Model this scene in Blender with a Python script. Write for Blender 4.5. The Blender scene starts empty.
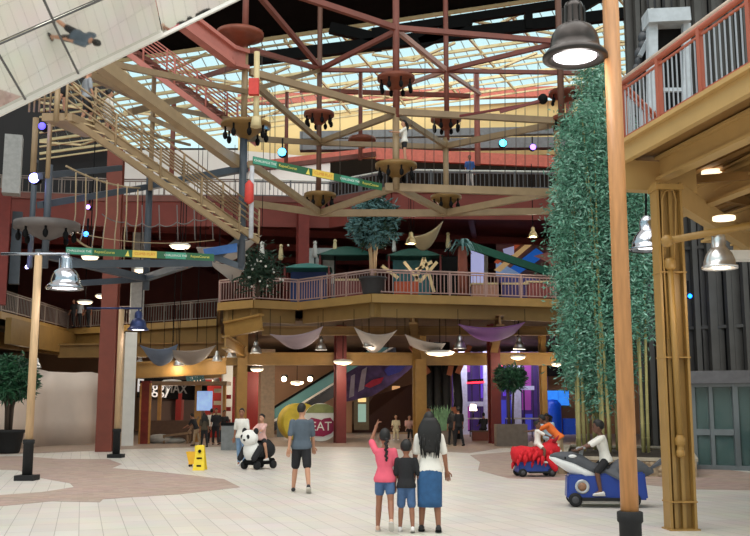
import bpy, bmesh, math, random
import numpy as np
from mathutils import Vector, Matrix, Euler
random.seed(7)
PI = math.pi
S = bpy.context.scene
COL = S.collection
V = Vector
# ---------------------------------------------------------------- camera
EYE = V((0, 0, 1.65)); FOC = 950.0; TH = math.atan(140 / 950)
cd = bpy.data.cameras.new('camera'); cam = bpy.data.objects.new('camera', cd); COL.objects.link(cam)
cd.sensor_width = 36; cd.lens = 36 * FOC / 750; cd.clip_end = 300
cam.location = EYE; cam.rotation_euler = (PI / 2 + TH, 0, 0)
S.camera = cam
# ---------------------------------------------------------------- world, light, exposure
def s2l(c):
    return tuple(((v / 255) / 12.92 if v / 255 <= .04045 else ((v / 255 + .055) / 1.055) ** 2.4) for v in c)
w = bpy.data.worlds.new('sky'); S.world = w; w.use_nodes = True
nt = w.node_tree; nt.nodes.clear()
wo = nt.nodes.new('ShaderNodeOutputWorld'); bg = nt.nodes.new('ShaderNodeBackground')
tc = nt.nodes.new('ShaderNodeTexCoord'); sp = nt.nodes.new('ShaderNodeSeparateXYZ'); cr = nt.nodes.new('ShaderNodeValToRGB')
nt.links.new(tc.outputs['Generated'], sp.inputs[0]); nt.links.new(sp.outputs['Z'], cr.inputs[0])
cr.color_ramp.elements[0].color = (*s2l((236, 224, 212)), 1); cr.color_ramp.elements[1].color = (*s2l((204, 236, 240)), 1)
cr.color_ramp.elements[0].position = .08; cr.color_ramp.elements[1].position = .24
e3 = cr.color_ramp.elements.new(.42); e3.color = (*s2l((204, 236, 240)), 1); e4 = cr.color_ramp.elements.new(.75); e4.color = (*s2l((242, 232, 222)), 1)
nt.links.new(cr.outputs[0], bg.inputs[0]); nt.links.new(bg.outputs[0], wo.inputs[0])
bg.inputs[1].default_value = 1.22
def area(name, loc, rot, sx, sy, power, col=(1, 1, 1)):
    l = bpy.data.lights.new(name, 'AREA'); l.shape = 'RECTANGLE'; l.size = sx; l.size_y = sy; l.energy = power; l.color = col
    o = bpy.data.objects.new(name, l); COL.objects.link(o); o.location = loc; o.rotation_euler = rot; return o
# daylight through the roof glazing over the near hall, and the back skylight
area('roof_daylight', (1, 6, 26), (math.radians(-12), 0, 0), 30, 26, 6800, (.97, .97, .95))
area('back_skylight_daylight', (2, 50, 30), (math.radians(12), 0, 0), 26, 12, 5000, (1, .97, .92))
S.view_settings.view_transform = 'Standard'; S.view_settings.look = 'None'; S.view_settings.gamma = 1
S.view_settings.exposure = 0.0; S.view_settings.use_curve_mapping = False
S.cycles.max_bounces = 6; S.cycles.diffuse_bounces = 3; S.cycles.glossy_bounces = 3; S.cycles.transparent_max_bounces = 12
S.cycles.sample_clamp_indirect = 4; S.cycles.use_denoising = True

# ---------------------------------------------------------------- rays from photo pixels to points of the hall
def ray(px, py):
    return V((px - 375, FOC * math.cos(TH) - (268 - py) * math.sin(TH), FOC * math.sin(TH) + (268 - py) * math.cos(TH)))
def at(px, py, Y):
    d = ray(px, py); return EYE + d * (Y / d.y)
def pz(px, py, z):
    d = ray(px, py); return EYE + d * ((z - EYE.z) / d.z)
def gnd(px, py): return pz(px, py, 0)

# ---------------------------------------------------------------- materials
MATS = {}
def mat(name, c, rough=.6, metal=0., n=.12, ns=6., emit=0., bump=0., ecol=None, spec=.5, stretch=None):
    if name in MATS: return MATS[name]
    m = bpy.data.materials.new(name); m.use_nodes = True; t = m.node_tree; b = t.nodes['Principled BSDF']
    col = s2l(c); b.inputs['Roughness'].default_value = rough; b.inputs['Metallic'].default_value = metal
    b.inputs['Specular IOR Level'].default_value = spec
    tx = t.nodes.new('ShaderNodeTexCoord'); no = t.nodes.new('ShaderNodeTexNoise'); r = t.nodes.new('ShaderNodeValToRGB')
    no.inputs['Scale'].default_value = ns; no.inputs['Detail'].default_value = 3
    src = tx.outputs['Object']
    if stretch:
        mp = t.nodes.new('ShaderNodeMapping'); mp.inputs['Scale'].default_value = stretch
        t.links.new(src, mp.inputs[0]); src = mp.outputs[0]
    t.links.new(src, no.inputs['Vector']); t.links.new(no.outputs['Fac'], r.inputs[0])
    r.color_ramp.elements[0].position = .3; r.color_ramp.elements[1].position = .7
    r.color_ramp.elements[0].color = (*[v * (1 - n) for v in col], 1); r.color_ramp.elements[1].color = (*[min(1, v * (1 + n)) for v in col], 1)
    t.links.new(r.outputs[0], b.inputs['Base Color'])
    if bump:
        bp = t.nodes.new('ShaderNodeBump'); bp.inputs['Strength'].default_value = bump; bp.inputs['Distance'].default_value = .02
        t.links.new(no.outputs['Fac'], bp.inputs['Height']); t.links.new(bp.outputs[0], b.inputs['Normal'])
    if emit:
        b.inputs['Emission Color'].default_value = (*s2l(ecol or c), 1); b.inputs['Emission Strength'].default_value = emit
    MATS[name] = m; return m
def tile_mat(name, c1, c2, mortar, bw, rh, ms, rot, rough=.45, n=.18, offset=0.):
    m = bpy.data.materials.new(name); m.use_nodes = True; t = m.node_tree; b = t.nodes['Principled BSDF']
    tx = t.nodes.new('ShaderNodeTexCoord'); mp = t.nodes.new('ShaderNodeMapping'); mp.inputs['Rotation'].default_value = (0, 0, rot)
    br = t.nodes.new('ShaderNodeTexBrick'); br.inputs['Scale'].default_value = 1
    br.inputs['Brick Width'].default_value = bw; br.inputs['Row Height'].default_value = rh; br.inputs['Mortar Size'].default_value = ms
    br.inputs['Color1'].default_value = (*s2l(c1), 1); br.inputs['Color2'].default_value = (*s2l(c2), 1); br.inputs['Mortar'].default_value = (*s2l(mortar), 1)
    br.offset = offset; br.inputs['Mortar Smooth'].default_value = .3
    no = t.nodes.new('ShaderNodeTexNoise'); no.inputs['Scale'].default_value = 1.3; no.inputs['Detail'].default_value = 5
    mx = t.nodes.new('ShaderNodeMix'); mx.data_type = 'RGBA'; mx.blend_type = 'MULTIPLY'; mx.inputs[0].default_value = n
    t.links.new(tx.outputs['Object'], mp.inputs[0]); t.links.new(mp.outputs[0], br.inputs[0]); t.links.new(tx.outputs['Object'], no.inputs[0])
    t.links.new(br.outputs[0], mx.inputs[6]); t.links.new(no.outputs['Color'], mx.inputs[7]); t.links.new(mx.outputs[2], b.inputs['Base Color'])
    b.inputs['Roughness'].default_value = rough; MATS[name] = m; return m
def glass_mat(name, c, alpha, rough=.05):
    m = bpy.data.materials.new(name); m.use_nodes = True; t = m.node_tree; t.nodes.clear()
    o = t.nodes.new('ShaderNodeOutputMaterial'); mx = t.nodes.new('ShaderNodeMixShader'); tr = t.nodes.new('ShaderNodeBsdfTransparent'); g = t.nodes.new('ShaderNodeBsdfPrincipled')
    g.inputs['Base Color'].default_value = (*s2l(c), 1); g.inputs['Roughness'].default_value = rough
    tr.inputs[0].default_value = (*[.6 + .4 * v for v in s2l(c)], 1)
    no = t.nodes.new('ShaderNodeTexNoise'); no.inputs['Scale'].default_value = .6; mr = t.nodes.new('ShaderNodeMapRange')
    mr.inputs[3].default_value = alpha * .8; mr.inputs[4].default_value = alpha * 1.2
    t.links.new(no.outputs['Fac'], mr.inputs[0]); t.links.new(mr.outputs[0], mx.inputs[0])
    t.links.new(tr.outputs[0], mx.inputs[1]); t.links.new(g.outputs[0], mx.inputs[2]); t.links.new(mx.outputs[0], o.inputs[0])
    MATS[name] = m; return m

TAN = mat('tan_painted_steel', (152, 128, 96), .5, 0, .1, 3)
RED = mat('rust_red_painted_steel', (130, 72, 60), .5, 0, .12, 3)
PINK = mat('salmon_painted_steel', (184, 110, 98), .5, 0, .08, 3)
DKRED = mat('dark_red_paint', (128, 46, 38), .6, 0, .15, 2)
GREY = mat('slate_grey_painted_steel', (70, 78, 88), .5, 0, .12, 3)
BLACK = mat('black_paint', (16, 16, 17), .7, 0, .2, 3, spec=.15)
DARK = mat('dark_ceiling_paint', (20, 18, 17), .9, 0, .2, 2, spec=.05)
OCHRE = mat('ochre_painted_steel', (160, 122, 62), .5, 0, .1, 3)
OCHRED = mat('dark_ochre_paint', (132, 98, 50), .6, 0, .12, 2)
CREAM = mat('cream_painted_steel', (214, 196, 150), .5, 0, .06, 3)
WOOD = mat('honey_wood_grain', (186, 132, 82), .5, 0, .16, 5, stretch=(6, 6, .6))
WOODL = mat('pale_wood_grain', (206, 172, 132), .5, 0, .12, 5, stretch=(6, 6, .6))
WHITE = mat('white_paint', (228, 226, 220), .6, 0, .05, 3)
STEEL = mat('brushed_silver_metal', (220, 222, 224), .28, .9, .08, 12)
CHROME = mat('polished_metal', (170, 176, 186), .15, 1., .05, 5)
BRONZE = mat('dark_bronze_metal', (58, 54, 52), .32, .7, .15, 6)
ROPE = mat('tan_rope', (168, 148, 116), .9, 0, .2, 40)
BULB = mat('lit_bulb', (255, 240, 214), .5, 0, .02, 3, emit=14)
BULBW = mat('lit_white_lens', (255, 246, 250), .5, 0, .02, 3, emit=5)
DISC = mat('lit_disc_shade', (255, 232, 196), .5, 0, .03, 3, emit=1.6)
RUBBER = mat('black_rubber', (24, 24, 26), .8, 0, .2, 20)
SKIN = mat('brown_skin', (150, 100, 76), .55, 0, .06, 8)
SKINL = mat('tan_skin', (190, 140, 112), .55, 0, .06, 8)
SKIND = mat('deep_brown_skin', (104, 68, 52), .55, 0, .06, 8)
HAIR = mat('black_hair', (13, 11, 11), .6, 0, .3, 30, stretch=(8, 8, 1))
DENIM = mat('blue_denim', (62, 96, 136), .85, 0, .15, 18)
LEAF = mat('green_leaf', (88, 142, 118), .55, 0, .3, 1.5)
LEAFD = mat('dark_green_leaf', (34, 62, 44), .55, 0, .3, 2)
LEAFB = mat('blue_green_leaf', (96, 138, 140), .5, 0, .3, 2)
CANE = mat('bamboo_cane', (176, 168, 112), .5, 0, .15, 4)

# ---------------------------------------------------------------- mesh builder
class MB:
    def __init__(s): s.v = []; s.f = []; s.sm = []
    def add(s, vs, fs, smooth=False):
        k = len(s.v); s.v += [V(p) for p in vs]; s.f += [tuple(i + k for i in f) for f in fs]; s.sm += [smooth] * len(fs); return s
    def hexa(s, c8, smooth=False):
        return s.add(c8, [(0, 3, 2, 1), (4, 5, 6, 7), (0, 1, 5, 4), (1, 2, 6, 5), (2, 3, 7, 6), (3, 0, 4, 7)], smooth)
    def box(s, c, sz, rz=0):
        c = V(c); x, y, z = [q / 2 for q in sz]; R = Matrix.Rotation(rz, 3, 'Z')
        return s.hexa([c + R @ V(p) for p in ((-x, -y, -z), (x, -y, -z), (x, y, -z), (-x, y, -z), (-x, -y, z), (x, -y, z), (x, y, z), (-x, y, z))])
    def bar(s, a, b, wd, ht, up=(0, 0, 1)):
        a = V(a); b = V(b); d = (b - a).normalized(); up = V(up)
        if abs(d.dot(up)) > .98: up = V((0, 1, 0))
        r = d.cross(up).normalized(); u = r.cross(d); r = r * (wd / 2); u = u * (ht / 2)
        return s.hexa([a - r - u, a + r - u, b + r - u, b - r - u, a - r + u, a + r + u, b + r + u, b - r + u])
    def ibeam(s, a, b, wd, ht, t=None):
        a = V(a); b = V(b); t = t or ht * .12; z = V((0, 0, ht / 2 - t / 2))
        s.bar(a + z, b + z, wd, t); s.bar(a - z, b - z, wd, t); return s.bar(a, b, wd * .22, ht - 2 * t)
    def path(s, pts, rad, n=8, cap=True):
        pts = [V(p) for p in pts]; m = len(pts)
        rad = rad if isinstance(rad, (list, tuple)) else [rad] * m
        rings = []; ref = None
        for i in range(m):
            d = (pts[min(i + 1, m - 1)] - pts[max(i - 1, 0)]).normalized()
            if ref is None:
                ref = V((0, 0, 1)) if abs(d.z) < .9 else V((1, 0, 0))
            r = d.cross(ref).normalized(); u = r.cross(d).normalized(); ref = u
            rings.append([pts[i] + (r * math.cos(2 * PI * k / n) + u * math.sin(2 * PI * k / n)) * rad[i] for k in range(n)])
        return s.loft(rings, cap)
    def tube(s, a, b, r, r2=None, n=10): return s.path([a, b], [r, r if r2 is None else r2], n)
    def loft(s, rings, cap=True, smooth=True, close=True):
        n = len(rings[0]); vs = [p for r in rings for p in r]; fs = []
        for i in range(len(rings) - 1):
            for k in range(n if close else n - 1):
                a = i * n + k; b = i * n + (k + 1) % n; fs.append((a, b, b + n, a + n))
        s.add(vs, fs, smooth)
        if cap and close:
            k = len(s.v) - len(vs); s.f.append(tuple(k + i for i in reversed(range(n)))); s.f.append(tuple(k + len(vs) - n + i for i in range(n))); s.sm += [False, False]
        return s
    def lathe(s, c, prof, n=20, smooth=True, axis=None, cap=True):
        c = V(c); R = Matrix.Identity(3)
        if axis is not None: R = V((0, 0, 1)).rotation_difference(V(axis)).to_matrix()
        return s.loft([[c + R @ V((r * math.cos(2 * PI * k / n), r * math.sin(2 * PI * k / n), z)) for k in range(n)] for r, z in prof], cap, smooth)
    def ell(s, c, r, n=12, m=8, R=None):
        c = V(c); r = r if isinstance(r, (tuple, list)) else (r, r, r); R = R or Matrix.Identity(3); rings = []
        for i in range(m + 1):
            ph = -PI / 2 + PI * i / m; q = max(math.cos(ph), .02)
            rings.append([c + R @ V((r[0] * q * math.cos(2 * PI * k / n), r[1] * q * math.sin(2 * PI * k / n), r[2] * math.sin(ph))) for k in range(n)])
        return s.loft(rings)
    def cap(s, a, b, ra, rb, n=10):
        a = V(a); b = V(b); L = (b - a).length; d = (b - a) / max(L, 1e-6); pts = []; rr = []
        for k in range(4): q = PI / 2 * (1 - k / 3.0); pts.append(a - d * ra * math.sin(q)); rr.append(max(ra * math.cos(q), .002))
        for k in range(4): q = PI / 2 * k / 3.0; pts.append(b + d * rb * math.sin(q)); rr.append(max(rb * math.cos(q), .002))
        return s.path(pts, rr, n)
    def prism(s, poly, z0, z1):
        n = len(poly); return s.add([(p[0], p[1], z0) for p in poly] + [(p[0], p[1], z1) for p in poly],
            [tuple(reversed(range(n))), tuple(range(n, 2 * n))] + [(i, (i + 1) % n, n + (i + 1) % n, n + i) for i in range(n)])
    def slab(s, pts, off):
        pts = [V(p) for p in pts]; off = V(off); n = len(pts)
        return s.add(pts + [p + off for p in pts], [tuple(reversed(range(n))), tuple(range(n, 2 * n))] + [(i, (i + 1) % n, n + (i + 1) % n, n + i) for i in range(n)])
    def build(s, name, m, parent=None, local=False, bevel=0):
        me = bpy.data.meshes.new(name); o = bpy.data.objects.new(name, me); COL.objects.link(o)
        if local: off = V((0, 0, 0))
        elif parent is None:
            lo = V([min(p[i] for p in s.v) for i in range(3)]); hi = V([max(p[i] for p in s.v) for i in range(3)])
            off = V(((lo.x + hi.x) / 2, (lo.y + hi.y) / 2, lo.z)); o.location = off
        else:
            off = V((0, 0, 0)); q = parent
            while q: off += q.location; q = q.parent
        me.from_pydata([tuple(p - off) for p in s.v], [], s.f); me.polygons.foreach_set('use_smooth', s.sm)
        if m: me.materials.append(m)
        bm = bmesh.new(); bm.from_mesh(me); bmesh.ops.recalc_face_normals(bm, faces=bm.faces)
        if bevel: bmesh.ops.bevel(bm, geom=list(bm.edges), offset=bevel, segments=2, affect='EDGES', clamp_overlap=True)
        bm.to_mesh(me); bm.free()
        if parent: o.parent = parent
        return o
def empty(name, loc, label=None, cat=None, group=None, rz=0, scale=1):
    o = bpy.data.objects.new(name, None); COL.objects.link(o); o.location = loc; o.rotation_euler.z = rz; o.scale = (scale,) * 3
    o.empty_display_size = .2
    return tag(o, label, cat, group)
def tag(o, label=None, cat=None, group=None, kind=None):
    if label: o['label'] = label
    if cat: o['category'] = cat
    if group: o['group'] = group
    if kind: o['kind'] = kind
    return o
def struct(name, mb, m): return tag(mb.build(name, m), kind='structure')
def copy_tree(o, parent=None):
    c = o.copy(); COL.objects.link(c); c.parent = parent
    for ch in list(o.children): copy_tree(ch, c)
    return c
def text(body, name, m, parent, mtx, size, ext=.004, maxw=None):
    if maxw: size = min(size, maxw / (len(body) * .6))
    cu = bpy.data.curves.new(name, 'FONT'); cu.body = body; cu.size = size; cu.extrude = ext; cu.align_x = 'CENTER'; cu.align_y = 'CENTER'
    t = bpy.data.objects.new(name, cu); COL.objects.link(t); dg = bpy.context.evaluated_depsgraph_get(); me = bpy.data.meshes.new_from_object(t.evaluated_get(dg)); bpy.data.objects.remove(t); bpy.data.curves.remove(cu)
    me.materials.clear(); me.materials.append(m); o = bpy.data.objects.new(name, me); COL.objects.link(o); o.parent = parent
    loc = V((0, 0, 0)); q = parent
    while q: loc += q.location; q = q.parent
    M = mtx.copy(); M.translation -= loc; o.matrix_local = M; return o
def frame(o, x, up):
    x = V(x).normalized(); up = V(up); z = x.cross(up).normalized(); y = z.cross(x)
    return Matrix(((x.x, y.x, z.x, o.x), (x.y, y.y, z.y, o.y), (x.z, y.z, z.z, o.z), (0, 0, 0, 1)))
def instance(me, name, loc, parent, rz=0, scale=(1, 1, 1)):
    o = bpy.data.objects.new(name, me); COL.objects.link(o); o.parent = parent; o.location = loc; o.rotation_euler.z = rz; o.scale = scale; return o
# ================================================================ THE SETTING
A17 = math.radians(17)
UX = V((math.cos(A17), math.sin(A17), 0)); VX = V((-math.sin(A17), math.cos(A17), 0))
Z2, Z3 = 6.4, 12.4
TILE = tile_mat('pale_stone_tiles', (226, 221, 213), (216, 211, 203), (168, 162, 154), .31, .8, .006, -A17, .42, .2)
PAVER = tile_mat('pinkish_brick_pavers', (196, 172, 160), (170, 144, 132), (176, 160, 150), .2, .1, .006, -A17, .55, .25, .5)
PAVER2 = tile_mat('tan_brick_pavers', (176, 156, 140), (156, 136, 122), (150, 136, 126), .2, .1, .006, -A17, .5, .25, .5)
struct('floor', MB().slab([(-34, -14, 0), (34, -14, 0), (34, 80, 0), (-34, 80, 0)], (0, 0, -.3)), TILE)
def paving(name, px, m, z=.006):
    struct(name, MB().slab([pz(a, b, z) for a, b in px], (0, 0, -.004)), m)
paving('floor_paving_west', [(0, 495), (42, 492), (74, 487), (70, 483), (36, 477), (18, 470), (-60, 468), (-60, 458), (20, 456), (60, 459), (108, 459), (122, 464), (112, 468), (150, 471),
    (190, 475), (224, 479), (240, 487), (180, 494), (132, 497), (103, 499), (100, 502), (52, 501), (0, 506), (-60, 508), (-60, 497)], PAVER)
paving('floor_paving_east', [(470, 455), (520, 451), (640, 458), (700, 466), (752, 473), (790, 474), (790, 492), (752, 490), (690, 489), (640, 484), (560, 480), (508, 478), (478, 470), (480, 462)], PAVER)
paving('floor_paving_north', [(-60, 456), (40, 453), (130, 449), (240, 446), (360, 447), (470, 453), (500, 448), (640, 446), (640, 429), (-60, 429)], PAVER2)

# upper floors
d2 = [pz(a, b, Z2) for a, b in ((-70, 300), (0, 311.5), (67, 329), (218, 319), (219, 303), (254, 300), (298, 302.5), (372, 294), (450, 296), (556, 299.5), (690, 305))]
back2 = [V((26, 72, Z2)), V((-30, 72, Z2)), V((-30, d2[0].y, Z2))]
FASC = mat('balcony_edge_ochre', (168, 134, 76), .55, 0, .08, 2)
FASC2 = mat('balcony_beam_ochre', (138, 108, 58), .6, 0, .08, 2)
struct('floor_second_level', MB().slab(d2 + back2, (0, 0, -.3)), mat('deck_concrete', (110, 96, 84), .7))
mb = MB(); mb2 = MB()
for i in range(len(d2) - 1):
    a, b = d2[i], d2[i + 1]
    mb.bar(a + V((0, 0, -.17)), b + V((0, 0, -.17)), .14, .36)
    nrm = (b - a).cross(V((0, 0, 1))).normalized(); ins = -nrm * .45 if nrm.y < 0 else nrm * .45
    hb_ = 1.3 if i < 3 else .64
    mb2.bar(a + ins + V((0, 0, -.3 - hb_ / 2)), b + ins + V((0, 0, -.3 - hb_ / 2)), .3, hb_)
struct('trim_second_level_edge', mb, FASC); struct('trim_second_level_beam', mb2, FASC2)
CEIL1 = mat('dim_brown_ceiling', (96, 74, 52), .8, 0, .2, 1.5)
struct('ceiling_ground_level', MB().slab([p + V((0, .9, -.66)) for p in d2] + [V((26, 72, Z2 - .66)), V((-30, 72, Z2 - .66)), V((-30, d2[0].y + 1, Z2 - .66))], (0, 0, -.1)), CEIL1)
# deep ochre beams under the second level
k = 0
for (a, b, z, wd, ht, m) in (((225, 359, 46.5), (556, 359, 47.5), 0, .45, .62, OCHRE), ((100, 372, 43.5), (226, 366, 45), 0, .5, .75, OCHRE),
        ((60, 351, 48), (226, 349, 47), 0, .4, .7, OCHRED), ((-20, 338, 47), (66, 349, 56), 0, .4, .8, OCHRED), ((225, 330, 41), (262, 322, 40), 0, .3, .7, OCHRE),
        ((262, 331, 43), (560, 331, 43.5), 0, .3, .4, OCHRED), ((180, 376, 52), (236, 372, 52), 0, .4, .5, OCHRED), ((225, 342, 40), (243, 352, 46.3), 0, .3, .55, OCHRE),
        ((413, 318, 40.5), (418, 355, 46.5), 0, .35, .5, OCHRED), ((500, 320, 41), (492, 356, 46.5), 0, .35, .5, OCHRED)):
    k += 1; struct('ceiling_beam_%d' % k, MB().ibeam(at(*a), at(*b), wd, ht), m)
d3 = [pz(a, b, Z3) for a, b in ((-80, 190), (0, 193), (120, 197), (250, 197), (330, 199), (392, 188), (470, 189), (560, 190), (700, 190))]
struct('floor_third_level', MB().slab(d3 + [V((26, 72, Z3)), V((-30, 72, Z3)), V((-30, d3[0].y, Z3))], (0, 0, -.25)), mat('dark_red_soffit', (136, 54, 44), .7, 0, .15, 1))
mb = MB(); mb2 = MB()
for i in range(len(d3) - 1):
    mb.bar(d3[i] + V((0, 0, -.8)), d3[i + 1] + V((0, 0, -.8)), .2, 1.5)
    mb2.bar(d3[i] + V((0, -.12, -.12)), d3[i + 1] + V((0, -.12, -.12)), .16, .3)
struct('trim_third_level_fascia', mb, mat('red_fascia_paint', (132, 56, 46), .6, 0, .12, 1)); struct('trim_third_level_edge', mb2, RED)
mb = MB()
for x in range(-20, 20, 5): mb.ibeam((x, 49, Z3 - .55), (x + 3, 70, Z3 - .55), .3, .6)
for y in (53, 58, 63): mb.ibeam((-28, y - 4, Z3 - .9), (20, y + 5, Z3 - .9), .25, .4)
struct('ceiling_joists_second_level', mb, DKRED)
# walls
struct('wall_back_ground', MB().box((-2, 70, 2.9), (56, .4, 5.8)), mat('warm_brown_wall', (150, 112, 82), .7, 0, .12, .6))
struct('wall_back_second', MB().box((-2, 71, 9.2), (56, .4, 6.4)), mat('dark_red_brown_wall', (104, 44, 36), .7, 0, .15, .8))
struct('wall_back_third', MB().box((-2, 66, 16.2), (60, .4, 7.6)), mat('near_black_wall', (26, 24, 26), .7, 0, .2, 1))
struct('wall_back_left', MB().slab([at(-120, 40, 61.5), at(113, 40, 61.5), at(113, 205, 61.5), at(-120, 205, 61.5)], (0, .3, 0)), MATS['near_black_wall'])
struct('wall_left', MB().box((-27, 46, 8), (.4, 62, 18)), mat('dark_brown_wall', (52, 38, 34), .8, 0, .2, .7))
struct('wall_right', MB().box((26, 50, 9), (.4, 52, 20)), mat('dark_grey_wall', (58, 58, 62), .8, 0, .2, .7))
yl = [at(238, 118, 63), at(700, 92, 63), at(700, 152, 63), at(238, 160, 63)]
struct('wall_back_top', MB().slab(yl, (0, .3, 0)), mat('pale_yellow_wall', (226, 200, 140), .7, 0, .06, .5))
struct('trim_back_top_red', MB().bar(at(238, 100, 62.5), at(700, 88, 62.5), .4, .7).bar(at(238, 168, 60), at(376, 152, 60), .3, .55).bar(at(376, 154, 60), at(600, 164, 60), .3, .75), mat('salmon_trim', (186, 98, 82), .6))
struct('trim_back_top_ledge', MB().bar(at(300, 136, 61.5), at(600, 130, 61.5), .5, .5).bar(at(300, 146, 61), at(600, 143, 61), .7, .7), mat('blue_grey_ledge', (110, 112, 116), .6))
struct('wall_third_white', MB().slab([at(112, 150, 60), at(236, 150, 60), at(330, 158, 60), at(330, 200, 60), at(112, 200, 60)], (0, .3, 0)), mat('bright_white_wall', (232, 232, 228), .7, 0, .04, .4))
# roof glazing: a sloping skylight with cream purlins, behind a dark roof
SA, SB, SC, SD = at(40, 152, 61), at(700, 60, 61), at(700, -26, 45), at(40, 70, 45)
def sk(s, t): return (SD * (1 - s) + SC * s) * (1 - t) + (SA * (1 - s) + SB * s) * t
vs = [sk(i / 12, j / 6) for j in range(7) for i in range(13)]
struct('window_skylight', MB().add(vs, [(j * 13 + i, j * 13 + i + 1, j * 13 + i + 14, j * 13 + i + 13) for j in range(6) for i in range(12)]), glass_mat('skylight_glass', (232, 248, 250), .05))
mb = MB()
for j in range(6):
    t = j / 5
    mb.bar(sk(0, t) + V((0, 0, -.12)), sk(1, t) + V((0, 0, -.12)), .16, .16)
    mb.bar(sk(0, t) + V((0, 0, -.5)), sk(1, t) + V((0, 0, -.5)), .1, .1)
for i in range(1, 12):
    s0 = i / 12; mb.bar(sk(s0 - .05, 0) + V((0, 0, -.3)), sk(s0 + .05, 1) + V((0, 0, -.3)), .1, .14)
struct('trim_skylight_purlins', mb, CREAM)
mb = MB()
for i in range(0, 54):
    s0 = i / 53; mb.bar(sk(max(0, s0 - .03), 0), sk(min(1, s0 + .03), 1), .035, .04)
struct('trim_skylight_mullions', mb, mat('grey_green_mullion', (132, 150, 150), .5))
mb = MB()
for j in range(4):
    for i in range(8):
        a = sk(i / 8, (2 * j) / 8) + V((0, 0, -.4)); b = sk((i + .5) / 8, (2 * j + 1) / 8) + V((0, 0, -.45)); c = sk((i + 1) / 8, (2 * j) / 8) + V((0, 0, -.4))
        if (i + j) % 2: mb.bar(a, b, .12, .12).bar(b, c, .12, .12)
struct('trim_skylight_braces', mb, CREAM)
struct('ceiling', MB().slab([at(-40, 82, 45.2), at(180, 52, 45.2), at(540, -1, 45.2), at(700, -22, 45.2), at(700, -150, 36), at(180, -150, 36), at(-40, -60, 36)], (0, .4, 1.5)), DARK)
mb = MB()
mb.bar(at(230, 62, 43), at(640, 12, 43), .35, .55).bar(at(372, 33, 43), at(640, -8, 43), .3, .4)
for x0, y0, x1, y1 in ((378, 34, 378, 50), (528, 14, 529, 30), (470, 20, 420, 44), (600, -4, 556, 22), (330, 28, 374, 38)): mb.bar(at(x0, y0, 43), at(x1, y1, 43), .35, .5)
struct('ceiling_catwalk_beam', mb, BLACK)
# wall covering: white hoarding on the left
hb = [gnd(-60, 452.5), gnd(11, 449.6), gnd(46, 446), gnd(89, 444.3), gnd(108, 443), gnd(121, 441)]
mb = MB()
rings = []
pts = []
for i in range(len(hb) - 1):
    for q in range(6): pts.append(hb[i].lerp(hb[i + 1], q / 6))
pts.append(hb[-1])
for i, p in enumerate(pts):
    wv = .05 * math.sin(i * 1.9) + .03 * math.sin(i * .7)
    rings.append([p + V((0, wv * f, z)) for z, f in ((0, 0), (1.1, 1), (2.3, 1), (3.25 + .05 * math.sin(i * .8), .2))] + [p + V((0, .12, z)) for z in (3.25, 2.3, 1.1, 0)])
mb.loft(rings)
struct('wall_hoarding', mb, mat('white_hoarding_sheet', (214, 200, 190), .8, 0, .06, .8))
# columns that carry the floors
def column(name, px, Y, z0, z1, wd, dp, m, rz=A17, flange=True):
    c = at(px, 300, Y); mb = MB()
    if flange:
        R = Matrix.Rotation(rz, 3, 'Z')
        for sgn in (-1, 1): mb.box(c.xy.to_3d() + R @ V((0, sgn * (dp / 2 - .04), 0)) + V((0, 0, (z0 + z1) / 2)), (wd, .08, z1 - z0), rz)
        mb.box((c.x, c.y, (z0 + z1) / 2), (wd * .25, dp - .16, z1 - z0), rz)
    else: mb.box((c.x, c.y, (z0 + z1) / 2), (wd, dp, z1 - z0), rz)
    return struct(name, mb, m)
column('column_red_front', 110.5, 37, 0, Z3 - .5, .6, .6, mat('brick_red_steel', (122, 56, 40), .55, 0, .12, 2), .1)
column('column_red_upper', 302, 47, Z2, Z3 - .5, .55, .55, DKRED)
column('column_red_north', 340.5, 46, 0, 5.6, .5, .5, mat('maroon_steel', (104, 38, 34), .5, 0, .1, 2))
column('column_red_east', 492.5, 45.3, 0, 5.6, .48, .48, MATS['maroon_steel'])
column('column_ochre_middle', 419, 46.6, 0, 5.6, .54, .5, OCHRE)
column('column_ochre_west', 243, 46.5, 0, 5.6, .5, .5, OCHRE)
column('column_ochre_east', 541, 48, 0, 5.6, .3, .3, OCHRE)
column('column_white_west', 132.5, 42.6, 0, 5, .5, .5, WHITE, flange=False)
column('column_beige_west', 125, 43.4, 0, 5, .6, .6, mat('beige_plaster', (206, 184, 158), .7), flange=False)
column('column_white_store', 229, 50, 0, 5, .5, .5, WHITE, flange=False)
column('column_beige_store', 268, 55, 0, 5, .8, .8, MATS['beige_plaster'], flange=False)
column('column_white_upper', 137, 54, Z2, Z3 - .5, .75, .7, mat('grey_white_plaster', (180, 178, 176), .7), flange=False)
column('column_pale_duct', 5, 42, 11.2, 13.9, .75, .75, MATS['grey_white_plaster'], flange=False)
column('column_grey_upper', 13, 45, 7.5, 11, .45, .45, GREY, flange=False)
column('column_red_left_upper', 0, 44, Z2, Z3 - .5, .5, .5, DKRED)
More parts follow.
